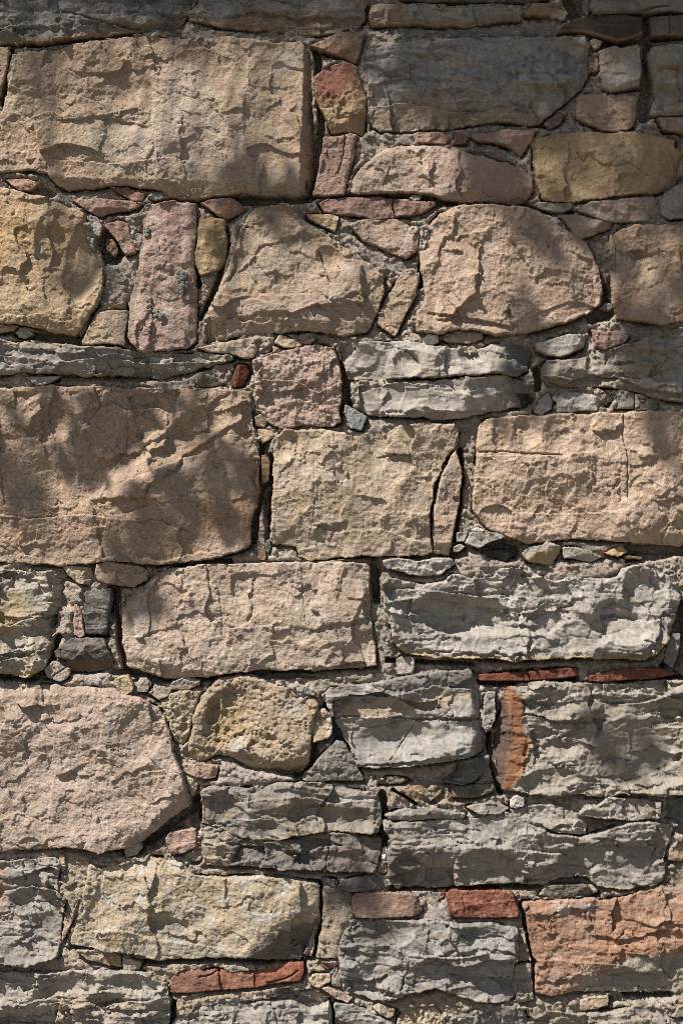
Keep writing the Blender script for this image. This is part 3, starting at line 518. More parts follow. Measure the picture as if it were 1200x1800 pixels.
# --- fourth course
stone('stone_slab', 'stone', 'long craggy grey limestone with a big hollow scar, at the right below the peach block', 'flint', 31, (.36, .345, .31), GREY,
  '669,1022 680,1015 715,1022 745,1027 780,1022 792,1009 827,1015 865,1012 880,1000 905,998 950,1015 975,1020 1025,1017 1085,1015 1090,1000 1115,994 1137,1000 1175,1010 1191,1024 1197,1050 1187,1087 1170,1125 1135,1160 1075,1157 1010,1155 910,1162 840,1157 785,1155 710,1150 690,1130 685,1100 675,1070',
  [('fac', '730,1112 830,1092 930,1104 930,1152 740,1142', .06, .28, 3), ('fac', '1050,1080 1130,1080 1160,1110 1120,1152 1060,1147', .14, .26, 3), ('fac', '890,1050 960,1035 1000,1080 960,1120 900,1100', -.15, -.1, -2), ('fac', '675,1025 760,1035 740,1055 685,1060', .1, .3, 3), ('sc', 810, 1082, 105, 36, 6, 17), ('led', '680,1060 730,1050 800,1058 880,1075 960,1080', -6, 16), ('led', '690,1035 780,1040 860,1050 960,1050', 8, 18), ('sc', 870, 1130, 70, 28, -5, 6), ('sc', 1000, 1110, 70, 36, 0, 7), ('sc', 1090, 1090, 55, 40, 10, 8), ('sc', 960, 1040, 60, 24, 0, 7), ('sc', 1130, 1040, 40, 36, 0, 7), ('sc', 730, 1110, 40, 24, 20, 6), ('rim', (.40, .29, .13), 9, .7), ('cut', 1172, 1060, 5, .9), ('crk', '1125,1060 1145,1085 1160,1100', 2, 5), ('led', '1050,1090 1080,1085 1120,1095', 5, 20)], GF, rough=1.2)
stone('stone_wedge', 'stone', 'narrow dark grey upright chip at the right end of the long craggy limestone', 'flint', 15, GREYB, GREYD, '1177,1110 1195,1115 1190,1150 1180,1175 1165,1163 1170,1135', (), GW)
stone('rubble_stone', 'stone', 'grey and ochre craggy stone at the left edge with a shaded right facet', 'flint', 30, (.37, .34, .27), GREYT,
  '-60,1000 0,1001 37,1004 82,1005 110,1005 117,1015 117,1055 110,1078 96,1105 91,1132 87,1155 75,1177 50,1190 25,1185 0,1184 -60,1184',
  [('cut', 84, 1030, 0, 1.0), ('col', '-60,1045 40,1040 60,1080 20,1110 -60,1110', (.33, .24, .11), 14, .7), ('sc', 40, 1060, 50, 24, 0, 6), ('cut', 75, 1130, 20, .7), ('sc', 20, 1120, 30, 22, 0, 6), ('rim', (.34, .25, .12), 10, .6), ('led', '-60,1080 20,1100 70,1080', 5, 30)], GF, rough=1.4)
stone('stone_wedge', 'stone', 'tan pointed chip left of the flat brown one, under the very large brown block', 'rub', 19, (.37, .30, .22), TAN, '112,995 125,992 160,997 166,1012 157,1027 140,1026 120,1010', [('cut', 150, 1005, 10, .6)], GW)
stone('rubble_stone', 'stone', 'flat brown oblong stone under the very large brown block', 'sand', 23, (.32, .24, .17), TAN, '167,1007 170,990 190,986 250,995 261,1002 259,1020 235,1032 195,1027 172,1020', (), GM)
flintst = stone('rubble_stone', 'stone', 'black glossy upright flint with a tan crust, left of the pale taupe block', 'flint', 20, (.085, .083, .082), GREYD, '150,1040 175,1036 197,1032 200,1052 192,1080 189,1116 152,1114 149,1075',
  [('led', '150,1104 190,1102', 4, 10), ('cut', 192, 1060, 10, .5)], GM, rough=.5)
stone('stone_wedge', 'stone', 'thin upright pink sliver left of the black glossy flint', 'rub', 18, (.36, .25, .19), TANP, '130,1062 136,1060 145,1077 150,1115 142,1121 131,1115', (), GW)
stone('rubble_stone', 'stone', 'dark brown flat flint below the black glossy one', 'flint', 20, (.085, .075, .07), GREYD, '96,1145 125,1122 185,1121 200,1160 197,1175 162,1182 125,1180 117,1161 100,1156', [('col', '115,1160 200,1160 200,1190 115,1190', (.16, .115, .065), 5, .8), ('cut', 150, 1160, 90, .5)], GM, rough=.5)
stone('pebble', 'pebble', 'pinkish gritty lump split by a crack, left under the dark brown flint', 'pink', 17, (.36, .28, .235), MORT, '78,1175 97,1160 125,1175 122,1190 107,1200 83,1190', [('crk', '95,1188 118,1172', 1.6, 4)], GP, rough=1.5)
stone('stone_block', 'stone block', 'long pale taupe block with a chamfered left end, left of centre', 'sand', 30, (.38, .30, .23), (.39, .29, .215),
  '211,1052 215,1042 250,1032 275,1010 290,1000 370,992 500,987 640,988 648,996 652,1090 654,1105 662,1140 661,1170 630,1175 550,1177 450,1177 380,1187 300,1192 225,1172 215,1125',
  [('fac', '400,1010 540,1000 640,1020 645,1090 500,1110 420,1090', .05, .06, 2), ('fac', '220,1060 290,1020 330,1040 320,1100 240,1120', -.06, .1, 1), ('cut', 300, 1035, 222, .35), ('cut', 245, 1100, 180, .3), ('sc', 260, 1080, 34, 40, 0, 4), ('crk', '530,992 532,1040 538,1100', 1.2, 2.4), ('crk', '385,1030 390,1080 392,1120', 1.2, 2), ('cut', 320, 1170, 100, .5), ('sc', 600, 1150, 46, 24, 0, 5), ('led', '400,1105 480,1098 560,1110 650,1095', 2.5, 34)], GB, rough=1.1)
stone('rubble_stone', 'stone', 'small cube of greyish mortar stone under the left end of the long craggy limestone', 'rub', 17, (.32, .29, .235), MORT, '698,1160 706,1154 728,1155 729,1172 727,1186 698,1186', (), GM)
stone('pebble', 'pebble', 'knobbly ochre lump above the big pink grey block\'s right corner', 'rub', 19, (.37, .29, .17), YEL, '200,1194 210,1188 225,1186 237,1205 234,1216 220,1223 206,1212', (), GP, rough=1.8)
stone('stone_wedge', 'stone', 'small pale flint flake right of the knobbly ochre lump', 'flint', 17, (.36, .33, .28), GREYT, '239,1201 246,1192 260,1191 268,1202 260,1217 243,1216', (), GW)
stone('stone_wedge', 'stone', 'flat wavy flint flake with an ochre edge above the porous tan lump', 'flint', 18, (.30, .265, .21), GREY, '261,1217 280,1205 297,1209 304,1197 325,1190 354,1194 352,1204 330,1212 304,1212 295,1227 278,1231', [('rim', (.36, .24, .10), 5, .8)], GW)
stone('stone_block', 'stone block', 'big pink grey block at the left edge, lower half of the wall', 'pink', 32, (.375, .29, .23), PINK,
  '-60,1195 0,1196 30,1205 60,1200 110,1206 200,1210 215,1220 245,1225 280,1245 290,1260 298,1285 305,1320 318,1345 328,1380 335,1410 333,1420 300,1440 270,1465 255,1480 215,1490 175,1497 130,1487 60,1492 0,1495 -60,1495',
  [('cut', 270, 1440, 45, .9), ('cut', 150, 1222, -90, .55), ('sc', 265, 1380, 40, 36, 0, 5), ('sc', 250, 1290, 40, 60, 20, 4), ('tilt', 0, -.01), ('led', '220,1370 260,1355 290,1350 320,1370', 3, 24), ('sc', 90, 1330, 90, 50, 10, 4)], GB, rough=1.0)
stone('rubble_stone', 'stone', 'porous tan lump between the pink grey block and the holey stone', 'tufa', 17, (.34, .27, .17), YEL, '280,1236 300,1218 320,1213 355,1211 350,1232 340,1255 335,1285 322,1310 304,1300 297,1267', (), GM)
stone('rubble_stone', 'stone', 'rounded yellowish holey stone with fossil like pits, near the centre', 'tufa', 28, (.35, .27, .185), (.30, .225, .15),
  '328,1312 337,1285 342,1250 360,1215 385,1190 412,1189 442,1187 472,1199 485,1204 502,1207 522,1225 550,1229 560,1241 555,1265 547,1295 544,1342 515,1360 465,1361 450,1355 425,1342 405,1330 375,1325 355,1339 327,1330',
  [('sc', 405, 1265, 48, 58, 20, 8), ('sc', 375, 1250, 14, 24, 10, 10), ('cut', 500, 1335, 80, .8), ('cut', 400, 1318, 100, .5), ('col', '410,1300 435,1290 430,1320 400,1325', (.42, .40, .36), 8, .6), ('col', '500,1225 530,1240 520,1260 500,1250', GREYW, 8, .6), ('col', '380,1230 430,1240 440,1300 380,1310', (.38, .27, .12), 20, .5)], GM)
stone('stone_wedge', 'stone', 'small reddish oblong under the left side of the holey stone', 'rub', 18, (.35, .225, .165), TANP, '322,1342 340,1341 385,1346 380,1367 360,1370 325,1358', (), GW)
stone('pebble', 'pebble', 'pitted tan pebble right of the pink grey block\'s lower right side', 'tufa', 16, (.40, .32, .22), TAN, '325,1368 340,1365 350,1380 339,1401 331,1391', (), GP)
stone('stone_wedge', 'stone', 'thin grey rod shaped chip at the upper right of the holey stone', 'rub', 19, (.35, .315, .255), GREYT, '517,1202 527,1201 557,1215 552,1224 520,1215', (), GW)
stone('stone_wedge', 'stone', 'ochre and white flint piece beside a black gap, right of the holey stone', 'flint', 17, (.38, .285, .16), GREYT, '557,1247 570,1244 582,1256 584,1290 575,1300 550,1306 549,1285', [('col', '575,1250 586,1250 586,1300 572,1300', WHITE, 4, .7)], GW)
stone('rubble_stone', 'stone', 'dark grey triangular stone below the black gap, right of the holey stone', 'flint', 24, (.22, .205, .175), GREY, '531,1366 545,1352 562,1330 590,1300 601,1302 622,1332 640,1371 600,1373 533,1373',
  [('cut', 560, 1335, 215, .6), ('col', '575,1335 640,1340 640,1375 575,1375', GREYD, 6, .6)], GM)
stone('stone_slab', 'stone', 'blue grey limestone with wavy ochre bands and a dark hollow, right of centre', 'flint', 28, (.31, .30, .28), GREYB,
  '562,1221 580,1206 630,1202 667,1195 705,1190 745,1181 825,1177 837,1190 841,1212 843,1265 849,1280 848,1320 825,1328 792,1335 755,1340 712,1347 670,1348 629,1347 610,1305 592,1270 575,1242',
  [('fac', '565,1226 700,1224 832,1215 840,1262 700,1262 590,1262', .03, .24, 4), ('fac', '690,1345 715,1310 780,1288 842,1288 830,1326', .1, .22, 3), ('cut', 826, 1250, 0, 1.0), ('sc', 690, 1292, 75, 34, -8, 13), ('led', '580,1222 680,1222 760,1205 830,1212', 8, 22), ('col', '580,1243 660,1235 760,1222 825,1215 825,1228 700,1255 600,1262', (.40, .30, .17), 8, .6), ('led', '570,1265 650,1258 740,1265 840,1265', 6, 18), ('led', '620,1345 700,1340 820,1320', -6, 12), ('crk', '725,1275 710,1300 685,1335', 1.6, 4), ('col', '670,1185 840,1175 830,1205 690,1222', GREYD, 8, .6)], GF, rough=0.6)
stone('tile', 'tile', 'left one of two thin red tiles above the olive grey block, cracked across', 'brick', 20, TILE, BRICK, '840,1184 920,1180 1012,1172 1013,1189 930,1197 842,1197', [('crk', '925,1178 931,1198', 1.8, 6), ('col', '840,1180 905,1180 910,1200 840,1200', BRICK, 5, .8)], GR)
stone('tile', 'tile', 'right one of two thin red tiles above the olive grey block, tapering to the right', 'brick', 22, BRICK, TILE, '1032,1185 1080,1175 1150,1171 1192,1184 1150,1192 1065,1198 1033,1198', (), GR, rough=1.6)
stone('stone_wedge', 'stone', 'slim pale grey upright chip left of the olive grey block', 'flint', 20, (.36, .345, .31), GREY, '850,1225 855,1215 870,1216 870,1265 860,1282 853,1287 847,1275', (), GW)
stone('stone_block', 'stone block', 'olive grey limestone block with a rusty orange left end, at the right edge', 'flint', 30, (.295, .272, .225), GREYT,
  '878,1204 900,1204 950,1197 1020,1199 1087,1201 1120,1196 1200,1194 1290,1194 1290,1400 1200,1394 1165,1400 1115,1393 1040,1400 1000,1393 937,1397 900,1390 882,1387 870,1360 856,1320 861,1290 880,1250',
  [('fac', '912,1225 1020,1212 1060,1240 1000,1290 925,1322', .1, .15, 2), ('fac', '1065,1262 1195,1240 1200,1335 1100,1382 1015,1350', -.08, -.2, -3), ('col', '892,1200 912,1220 920,1255 917,1275 930,1305 922,1348 896,1388 880,1388 888,1330 894,1290 884,1240 878,1206', (.26, .115, .048), 4, 1), ('col', '850,1200 884,1205 890,1240 899,1292 890,1330 884,1388 850,1380', (.10, .062, .045), 4, .95), ('flat', '850,1195 912,1210 925,1300 900,1392 850,1392', .7), ('cut', 893, 1290, 184, .9), ('sc', 1110, 1310, 95, 55, -20, 9), ('sc', 1090, 1240, 55, 20, 12, 7), ('sc', 985, 1310, 40, 18, 10, 6), ('sc', 1020, 1290, 30, 20, -30, 6), ('sc', 960, 1370, 60, 20, -10, 6), ('sc', 1160, 1350, 50, 30, 0, 6), ('led', '920,1340 960,1345 1010,1320', 5, 24), ('led', '1000,1220 1080,1215 1200,1225', 5, 18)], GB, rough=1.4)
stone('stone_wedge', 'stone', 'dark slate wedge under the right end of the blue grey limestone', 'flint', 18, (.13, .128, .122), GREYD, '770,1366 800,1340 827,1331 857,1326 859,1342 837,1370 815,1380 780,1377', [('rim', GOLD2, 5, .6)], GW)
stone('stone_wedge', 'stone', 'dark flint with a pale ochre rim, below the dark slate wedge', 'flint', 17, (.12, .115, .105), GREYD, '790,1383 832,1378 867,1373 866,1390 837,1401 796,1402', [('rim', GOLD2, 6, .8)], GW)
stone('stone_wedge', 'stone', 'small flint chip with a white top set in orange mortar', 'flint', 16, (.25, .21, .16), GREYT, '740,1395 752,1386 777,1387 774,1396 757,1410', (), GW)
stone('stone_wedge', 'stone', 'dark flat flint sliver in the mortar below the blue grey limestone', 'flint', 12, (.14, .12, .10), GREYD, '656,1363 700,1364 722,1370 700,1378 665,1378', [('rim', GOLD2, 4, .8)], GW)

# --- lower courses
stone('stone_slab', 'stone', 'dark grey slab with a pale right corner, upper of the stacked pair below the holey stone', 'flint', 29, (.20, .185, .16), GREY,
  '355,1387 367,1379 400,1380 430,1384 462,1380 475,1375 545,1374 570,1376 615,1386 660,1391 667,1397 669,1447 664,1464 640,1462 590,1463 565,1461 537,1467 475,1474 420,1475 387,1455 356,1445',
  [('cut', 655, 1420, 0, 1.0), ('col', '355,1385 365,1385 365,1450 355,1450', YEL, 4, .7), ('rim', (.36, .27, .15), 7, .8), ('col', '610,1385 655,1390 655,1420 600,1410', GREYW, 8, .7), ('sc', 390, 1420, 30, 32, 0, 6), ('led', '440,1405 520,1395 590,1410 650,1405', 6, 22), ('col', '460,1400 560,1400 640,1440 480,1450', (.30, .25, .18), 18, .5), ('sc', 560, 1435, 90, 22, 5, 5)], GF, rough=0.75)
stone('stone_slab', 'stone', 'blackish slab with rust and white streaks, lower of the stacked pair below the holey stone', 'flint', 26, (.16, .15, .135), GREYD,
  '356,1454 387,1458 420,1477 475,1477 550,1468 565,1464 615,1464 645,1470 671,1474 670,1500 657,1530 602,1532 540,1528 500,1525 425,1522 360,1520 356,1485',
  [('col', '355,1460 400,1470 410,1510 355,1520', (.40, .34, .24), 10, .7), ('rim', (.30, .22, .13), 6, .7), ('crk', '580,1466 578,1490 572,1525', 2, 5), ('col', '595,1475 640,1485 640,1520 590,1520', (.24, .19, .165), 9, .8), ('cut', 640, 1470, -60, .3), ('sc', 480, 1500, 70, 18, 8, 4), ('led', '470,1478 520,1500 550,1500', -4, 14)], GF)
stone('pebble', 'pebble', 'white elongated pebble in the gap right of the stacked dark pair', 'rub', 14, (.50, .46, .40), WHITE, '669,1505 671,1491 678,1487 681,1495 677,1513 671,1515', (), GP, rough=.4)
stone('pebble', 'pebble', 'ochre lump below the white elongated pebble', 'rub', 12, (.34, .25, .15), TAN, '661,1530 668,1516 681,1512 681,1534 668,1536', (), GP)
stone('rubble_stone', 'stone', 'small reddish angular stone left of the stacked dark pair', 'rub', 20, (.34, .23, .175), PINKR, '291,1472 300,1462 345,1454 347,1470 346,1487 322,1500 305,1502 295,1490', [('led', '295,1490 320,1482 346,1475', 3, 14)], GM)
stone('pebble', 'pebble', 'round gritty pebble under the pink grey block\'s lower right', 'rub', 15, (.32, .25, .19), MORT, '218,1497 225,1485 245,1481 250,1490 240,1504 224,1506', (), GP, rough=1.5)
stone('pebble', 'pebble', 'gritty lump between the small reddish angular stone and the yellow block', 'rub', 12, (.33, .27, .215), MORT, '330,1500 345,1491 356,1498 354,1512 338,1515', (), GP, rough=1.5)
stone('stone_slab', 'stone', 'thin grey layer lying along the top of the wide dark grey slab, right of the stacked pair', 'flint', 26, (.27, .255, .22), GREY, '672,1432 700,1422 727,1419 760,1420 817,1427 817,1437 765,1440 685,1442', [('cut', 745, 1430, 90, .5)], GF)
stone('stone_slab', 'stone', 'wide grey slab with a pale ledge and a dark left end, lower right of the wall', 'flint', 30, (.28, .265, .232), GREY,
  '673,1440 690,1443 765,1442 818,1439 840,1435 885,1426 939,1450 978,1465 1032,1469 1068,1456 1110,1444 1137,1442 1173,1447 1179,1459 1173,1480 1168,1498 1167,1510 1164,1546 1140,1558 1098,1564 1056,1556 1026,1540 990,1540 960,1552 900,1552 840,1553 765,1557 695,1559 682,1540 679,1510 687,1477 675,1457',
  [('led', '687,1478 740,1474 830,1485 870,1481 920,1490 990,1500', 11, 40), ('col', '679,1495 720,1485 738,1515 725,1558 680,1558', (.10, .093, .087), 7, .75), ('sc', 700, 1520, 34, 38, 0, 5), ('sc', 860, 1520, 60, 34, 10, 6), ('sc', 770, 1525, 36, 30, 0, 5), ('sc', 1020, 1510, 46, 30, -10, 9), ('led', '990,1490 1060,1482 1150,1490', -5, 16), ('sc', 1110, 1510, 40, 36, 0, 6), ('rim', (.36, .27, .14), 6, .6), ('led', '1090,1460 1170,1455', 4, 16), ('crk', '762,1485 760,1520 755,1555', 1.6, 3)], GF, rough=0.8)
stone('stone_wedge', 'stone', 'small grey chip with a pale rim, left of the white crumbly lump', 'flint', 25, (.30, .28, .24), GREY, '818,1418 864,1407 894,1420 879,1430 840,1429', (), GW)
stone('pebble', 'pebble', 'crumbly white lump under the olive grey block\'s left end', 'rub', 24, (.47, .43, .40), WHITE, '894,1405 906,1394 921,1401 920,1416 905,1421 895,1417', (), GP, rough=1.8)
stone('stone_wedge', 'stone', 'pale grey tongue shaped stone hanging over the wide grey slab', 'flint', 30, (.34, .32, .275), GREY, '894,1424 927,1414 978,1412 1014,1429 1032,1435 1030,1468 990,1463 951,1453 909,1438', [('cut', 1010, 1440, 10, .6), ('sc', 950, 1430, 40, 14, 15, 3)], GW)
stone('stone_wedge', 'stone', 'pale grey long chip with a square right end, right of the tongue shaped stone', 'flint', 30, (.34, .32, .275), GREY, '1014,1429 1026,1414 1047,1414 1063,1398 1125,1402 1162,1406 1159,1436 1110,1441 1065,1438 1035,1433', [('cut', 1080, 1410, -90, .3)], GW)
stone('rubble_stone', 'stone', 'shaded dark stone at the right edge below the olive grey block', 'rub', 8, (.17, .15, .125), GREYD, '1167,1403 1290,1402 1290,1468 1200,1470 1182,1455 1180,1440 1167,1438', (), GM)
stone('rubble_stone', 'stone', 'tan mortar stone at the right edge beside the wide grey slab', 'rub', 8, (.31, .24, .16), TAN, '1185,1470 1290,1470 1290,1512 1172,1514 1174,1495', (), GM)
stone('stone_wedge', 'stone', 'dark olive wedge above the orange block', 'flint', 19, (.16, .138, .10), GREYD, '945,1574 955,1554 1032,1556 1038,1567 990,1577', [('col', '943,1575 957,1552 962,1552 952,1577', GREYW, 3, .7)], GW)
stone('stone_block', 'stone block', 'square grey flaked block at the left edge, beside the yellow block', 'flint', 27, (.285, .27, .24), GREY,
  '-60,1510 0,1510 50,1509 97,1506 107,1517 104,1560 117,1582 112,1610 107,1640 105,1680 75,1687 45,1697 0,1688 -60,1687',
  [('col', '-60,1525 8,1525 10,1610 -60,1620', (.40, .22, .14), 8, .7), ('sc', 78, 1625, 40, 32, -10, 6), ('sc', 20, 1530, 26, 26, 0, 5), ('led', '10,1565 60,1555 105,1565', 7, 26), ('sc', 60, 1580, 40, 22, 0, 5), ('sc', 75, 1665, 34, 20, 0, 5), ('crk', '43,1515 46,1545', 2.5, 8), ('col', '60,1545 105,1555 100,1565 60,1562', YEL, 5, .6)], GF)
stone('stone_block', 'stone block', 'yellowish grey block with a dark smooth lower right corner, bottom left', 'sand', 30, (.37, .30, .21), (.35, .275, .175),
  '125,1660 130,1627 145,1622 147,1580 154,1535 156,1517 180,1525 212,1512 250,1505 280,1506 320,1516 345,1537 415,1540 470,1537 560,1550 562,1620 551,1660 540,1685 480,1685 400,1681 280,1685 235,1675 200,1670 130,1662',
  [('spots', (.40, .385, .35), 30, .1, .6), ('col', '450,1655 490,1635 545,1620 570,1600 570,1690 420,1690', (.125, .11, .09), 6, .85), ('col', '265,1615 310,1620 330,1640 270,1640', (.19, .175, .15), 7, .7), ('cut', 500, 1640, 60, .35), ('led', '140,1640 210,1630 280,1650 400,1665', 4, 22), ('cut', 300, 1535, -92, .4), ('crk', '257,1540 264,1560', 2, 6), ('cut', 525, 1580, 0, .25), ('sc', 300, 1625, 40, 16, 15, 5), ('col', '225,1660 300,1650 420,1670 420,1690 225,1690', (.33, .30, .24), 9, .6)], GB, rough=1.2)
stone('stone_wedge', 'stone', 'thin leaning tan splinter left of the yellowish grey block', 'rub', 19, (.40, .32, .22), TAN, '108,1655 117,1620 130,1585 141,1579 132,1607 122,1634 113,1652', (), GW)
stone('stone_wedge', 'stone', 'tiny tan splinter at the upper right corner of the square grey flaked block', 'rub', 19, (.35, .26, .15), TAN, '107,1500 115,1502 116,1525 111,1530 106,1523', (), GW)
stone('stone_wedge', 'stone', 'flat ochre grey chip under the left end of the yellowish grey block', 'flint', 19, (.35, .285, .19), GREYT, '132,1668 175,1667 214,1674 215,1700 192,1697 155,1687', [('col', '180,1675 213,1678 213,1698 190,1692', (.34, .20, .08), 6, .7)], GW)
stone('stone_wedge', 'stone', 'small two toned chip right of the flat ochre grey one, under the yellowish grey block', 'rub', 19, (.40, .32, .21), GREYT, '216,1681 232,1685 250,1692 246,1704 217,1705', [('cut', 231, 1695, 0, .7)], GW)
stone('brick', 'brick', 'long broken brick, brown at its left and orange at its right end, near the bottom', 'brick', 24, (.25, .105, .065), BRICK,
  '301,1717 313,1705 385,1702 448,1696 505,1690 535,1690 535,1705 529,1723 475,1729 448,1736 391,1739 340,1744 301,1744',
  [('col', '300,1700 385,1703 390,1742 300,1745', (.23, .13, .095), 7, .8), ('crk', '385,1702 390,1740', 2.2, 8), ('crk', '448,1712 449,1736', 2, 6), ('crk', '350,1716 370,1712 385,1705', 2, 5), ('crk', '470,1726 500,1720 525,1705', 1.8, 5), ('cut', 420, 1712, -90, .5), ('col', '405,1712 440,1710 440,1732 405,1732', (.30, .18, .13), 6, .5)], GR, rough=1.4)
stone('rubble_stone', 'stone', 'craggy grey rock filling the bottom left corner', 'flint', 30, (.33, .315, .28), GREY,
  '-60,1705 0,1705 50,1707 100,1707 155,1704 210,1705 260,1707 272,1717 295,1730 300,1770 298,1800 300,1860 -60,1860',
  [('led', '-60,1760 40,1760 120,1745 200,1735 290,1740', 9, 26), ('sc', 120, 1735, 60, 24, -15, 7), ('sc', 25, 1735, 36, 28, 0, 7), ('sc', 240, 1725, 46, 18, 10, 6), ('led', '-60,1790 60,1785 150,1765 260,1770', -6, 18), ('col', '60,1745 190,1735 280,1760 200,1790 80,1790', (.36, .29, .2), 18, .5), ('sc', 190, 1760, 30, 18, 0, 5)], GF, rough=1.4)
stone('rubble_stone', 'stone', 'pale grey rock at the bottom edge below the long broken brick', 'flint', 28, (.32, .31, .28), GREY,
  '304,1795 330,1777 385,1760 440,1750 500,1741 540,1729 570,1742 580,1760 583,1800 583,1860 304,1860', [('crk', '482,1770 490,1800', 2.5, 7), ('led', '310,1800 400,1775 500,1770 570,1765', 4, 22), ('cut', 440, 1760, -95, .3), ('sc', 530, 1780, 40, 30, 0, 4)], GF)
stone('rubble_stone', 'stone', 'grey rock with a pointed right side at the bottom edge, below the reddish rod', 'flint', 24, (.31, .30, .275), GREYB, '587,1761 625,1765 660,1782 690,1798 690,1860 587,1860', [('cut', 620, 1775, -70, .3)], GF)
stone('stone_wedge', 'stone', 'small reddish tan rod in the joint at the lower left of the wavy grey boulder', 'rub', 21, (.40, .29, .22), PINKR, '565,1735 577,1732 607,1745 620,1752 612,1761 590,1755', (), GW)
stone('pebble', 'pebble', 'crumbly tan lump right of the long broken brick', 'rub', 19, (.42, .34, .245), TAN, '542,1721 550,1711 580,1711 582,1725 562,1735 548,1731', (), GP, rough=1.8)
stone('brick_fragment', 'brick', 'dull red brick fragment above the crumbly tan lump', 'brick', 13, (.26, .11, .075), BRICK, '558,1684 582,1685 586,1700 577,1705 566,1697', (), GR)
stone('stone_wedge', 'stone', 'small pointed grey chip at the left side of the wavy grey boulder', 'flint', 19, (.31, .30, .28), GREY, '581,1722 592,1696 600,1720 600,1733 583,1733', (), GW)
stone('stone_block', 'stone block', 'wavy blue grey boulder near the bottom with a lit upper right', 'flint', 31, (.28, .275, .262), GREYB,
  '595,1672 600,1642 615,1622 640,1616 715,1616 765,1617 802,1621 840,1619 876,1623 910,1632 908,1676 901,1700 905,1751 876,1760 840,1757 825,1755 790,1745 765,1732 715,1745 677,1760 640,1752 612,1742 599,1720',
  [('fac', '780,1622 905,1635 905,1672 850,1664 800,1676', .05, .35, 4), ('fac', '603,1668 720,1680 700,1742 620,1735', .06, .2, 2), ('led', '600,1660 660,1655 720,1672 800,1678 850,1668 905,1675', 8, 36), ('led', '740,1678 800,1680 860,1668', -5, 14), ('sc', 850, 1645, 50, 20, 5, 5), ('sc', 670, 1640, 60, 26, -5, 7), ('rim', (.33, .22, .10), 4, .6), ('sc', 800, 1710, 50, 26, 0, 5), ('cut', 890, 1690, 0, .3), ('col', '590,1610 720,1610 700,1660 600,1665', GREYD, 16, .5), ('sc', 650, 1715, 50, 30, -20, 4)], GF, rough=0.8)
stone('brick', 'brick', 'dull brownish pink brick with a broken right end, above the wavy grey boulder', 'brick', 25, (.27, .18, .145), PINKR, '617,1577 625,1567 715,1566 732,1572 744,1600 730,1609 690,1612 625,1612 618,1595', [('cut', 728, 1590, 10, .5)], GR)
stone('brick', 'brick', 'bright red brick left of the orange block', 'brick', 26, (.21, .086, .055), BRICK, '782,1572 792,1562 840,1562 900,1565 912,1604 909,1610 840,1611 795,1611 788,1595', [('led', '790,1580 850,1584 905,1580', 2, 14), ('crk', '812,1575 816,1600', 1.6, 3), ('spots', (.17, .07, .045), 14, .25, .5)], GR, rough=1.5)
stone('brick_fragment', 'brick', 'small red brick scrap touching the upper left of the bright red brick', 'brick', 13, (.25, .11, .08), BRICK, '768,1562 786,1562 780,1578 772,1582', (), GR)
stone('stone_wedge', 'stone', 'small dark grey chip at the upper right corner of the yellowish grey block', 'flint', 17, (.17, .165, .155), GREYD, '562,1544 572,1541 596,1547 591,1561', (), GW)
stone('stone_wedge', 'stone', 'dark grey roof shaped wedge above the dull brownish pink brick', 'flint', 21, (.17, .163, .15), GREYD, '592,1560 605,1547 657,1534 690,1554 665,1562 617,1566', [('cut', 640, 1550, -100, .2)], GW)
stone('stone_block', 'stone block', 'orange block with a grey lower right part, at the right edge near the bottom', 'sand', 30, (.315, .175, .105), (.325, .215, .15),
  '916,1584 960,1581 1035,1576 1056,1581 1101,1575 1128,1566 1155,1562 1200,1562 1290,1560 1290,1745 1200,1745 1155,1746 1092,1743 1050,1740 996,1745 960,1749 940,1742 938,1700 943,1688 933,1667 927,1625',
  [('col', '1086,1688 1110,1679 1200,1674 1290,1674 1290,1760 975,1760 1014,1727 1032,1712 1074,1706', (.30, .272, .215), 6, .95), ('col', '975,1592 1000,1588 1002,1602 978,1606', WHITE, 6, .8), ('col', '1015,1590 1040,1586 1040,1598 1020,1600', WHITE, 6, .7), ('cut', 1000, 1590, -92, .4), ('sc', 1150, 1590, 46, 30, 0, 7), ('led', '940,1683 1000,1686 1080,1690', 3, 26), ('led', '1040,1640 1090,1650 1170,1630', -5, 20), ('led', '1060,1712 1110,1708 1160,1712', -8, 20), ('cut', 1020, 1725, 70, .3), ('sc', 1050, 1600, 18, 22, 0, 5), ('led', '1000,1660 1080,1660 1200,1650', 3.5, 26)], GB, rough=1.3)
stone('stone_wedge', 'stone', 'small tan oblong chip beneath the orange block', 'rub', 22, (.36, .29, .21), TAN, '1018,1757 1029,1751 1069,1749 1068,1766 1044,1772 1020,1775', (), GW)
stone('rubble_stone', 'stone', 'upright flaky grey stone between the wavy boulder and the orange block', 'flint', 21, (.31, .28, .225), GREY, '903,1694 930,1691 933,1715 937,1757 909,1760 901,1724', [('led', '902,1722 935,1722', 4, 14)], GM)
stone('rubble_stone', 'stone', 'brownish grey slab at the bottom edge, beneath the small tan oblong chip', 'flint', 22, (.27, .238, .195), GREYT, '915,1795 960,1774 1020,1779 1090,1774 1125,1760 1170,1769 1176,1800 1174,1860 915,1860', [('led', '1090,1790 1130,1785 1172,1790', 5, 16), ('cut', 1060, 1790, 180, .12)], GF)
stone('stone_wedge', 'stone', 'grey brown wedge in the bottom right corner, upper of two', 'rub', 22, (.28, .23, .17), GREYT, '1176,1786 1190,1766 1290,1756 1290,1788', (), GW)
stone('stone_wedge', 'stone', 'pale grey stone in the bottom right corner, lower of two', 'rub', 24, (.34, .315, .27), GREY, '1180,1794 1290,1792 1290,1860 1178,1860', (), GW)
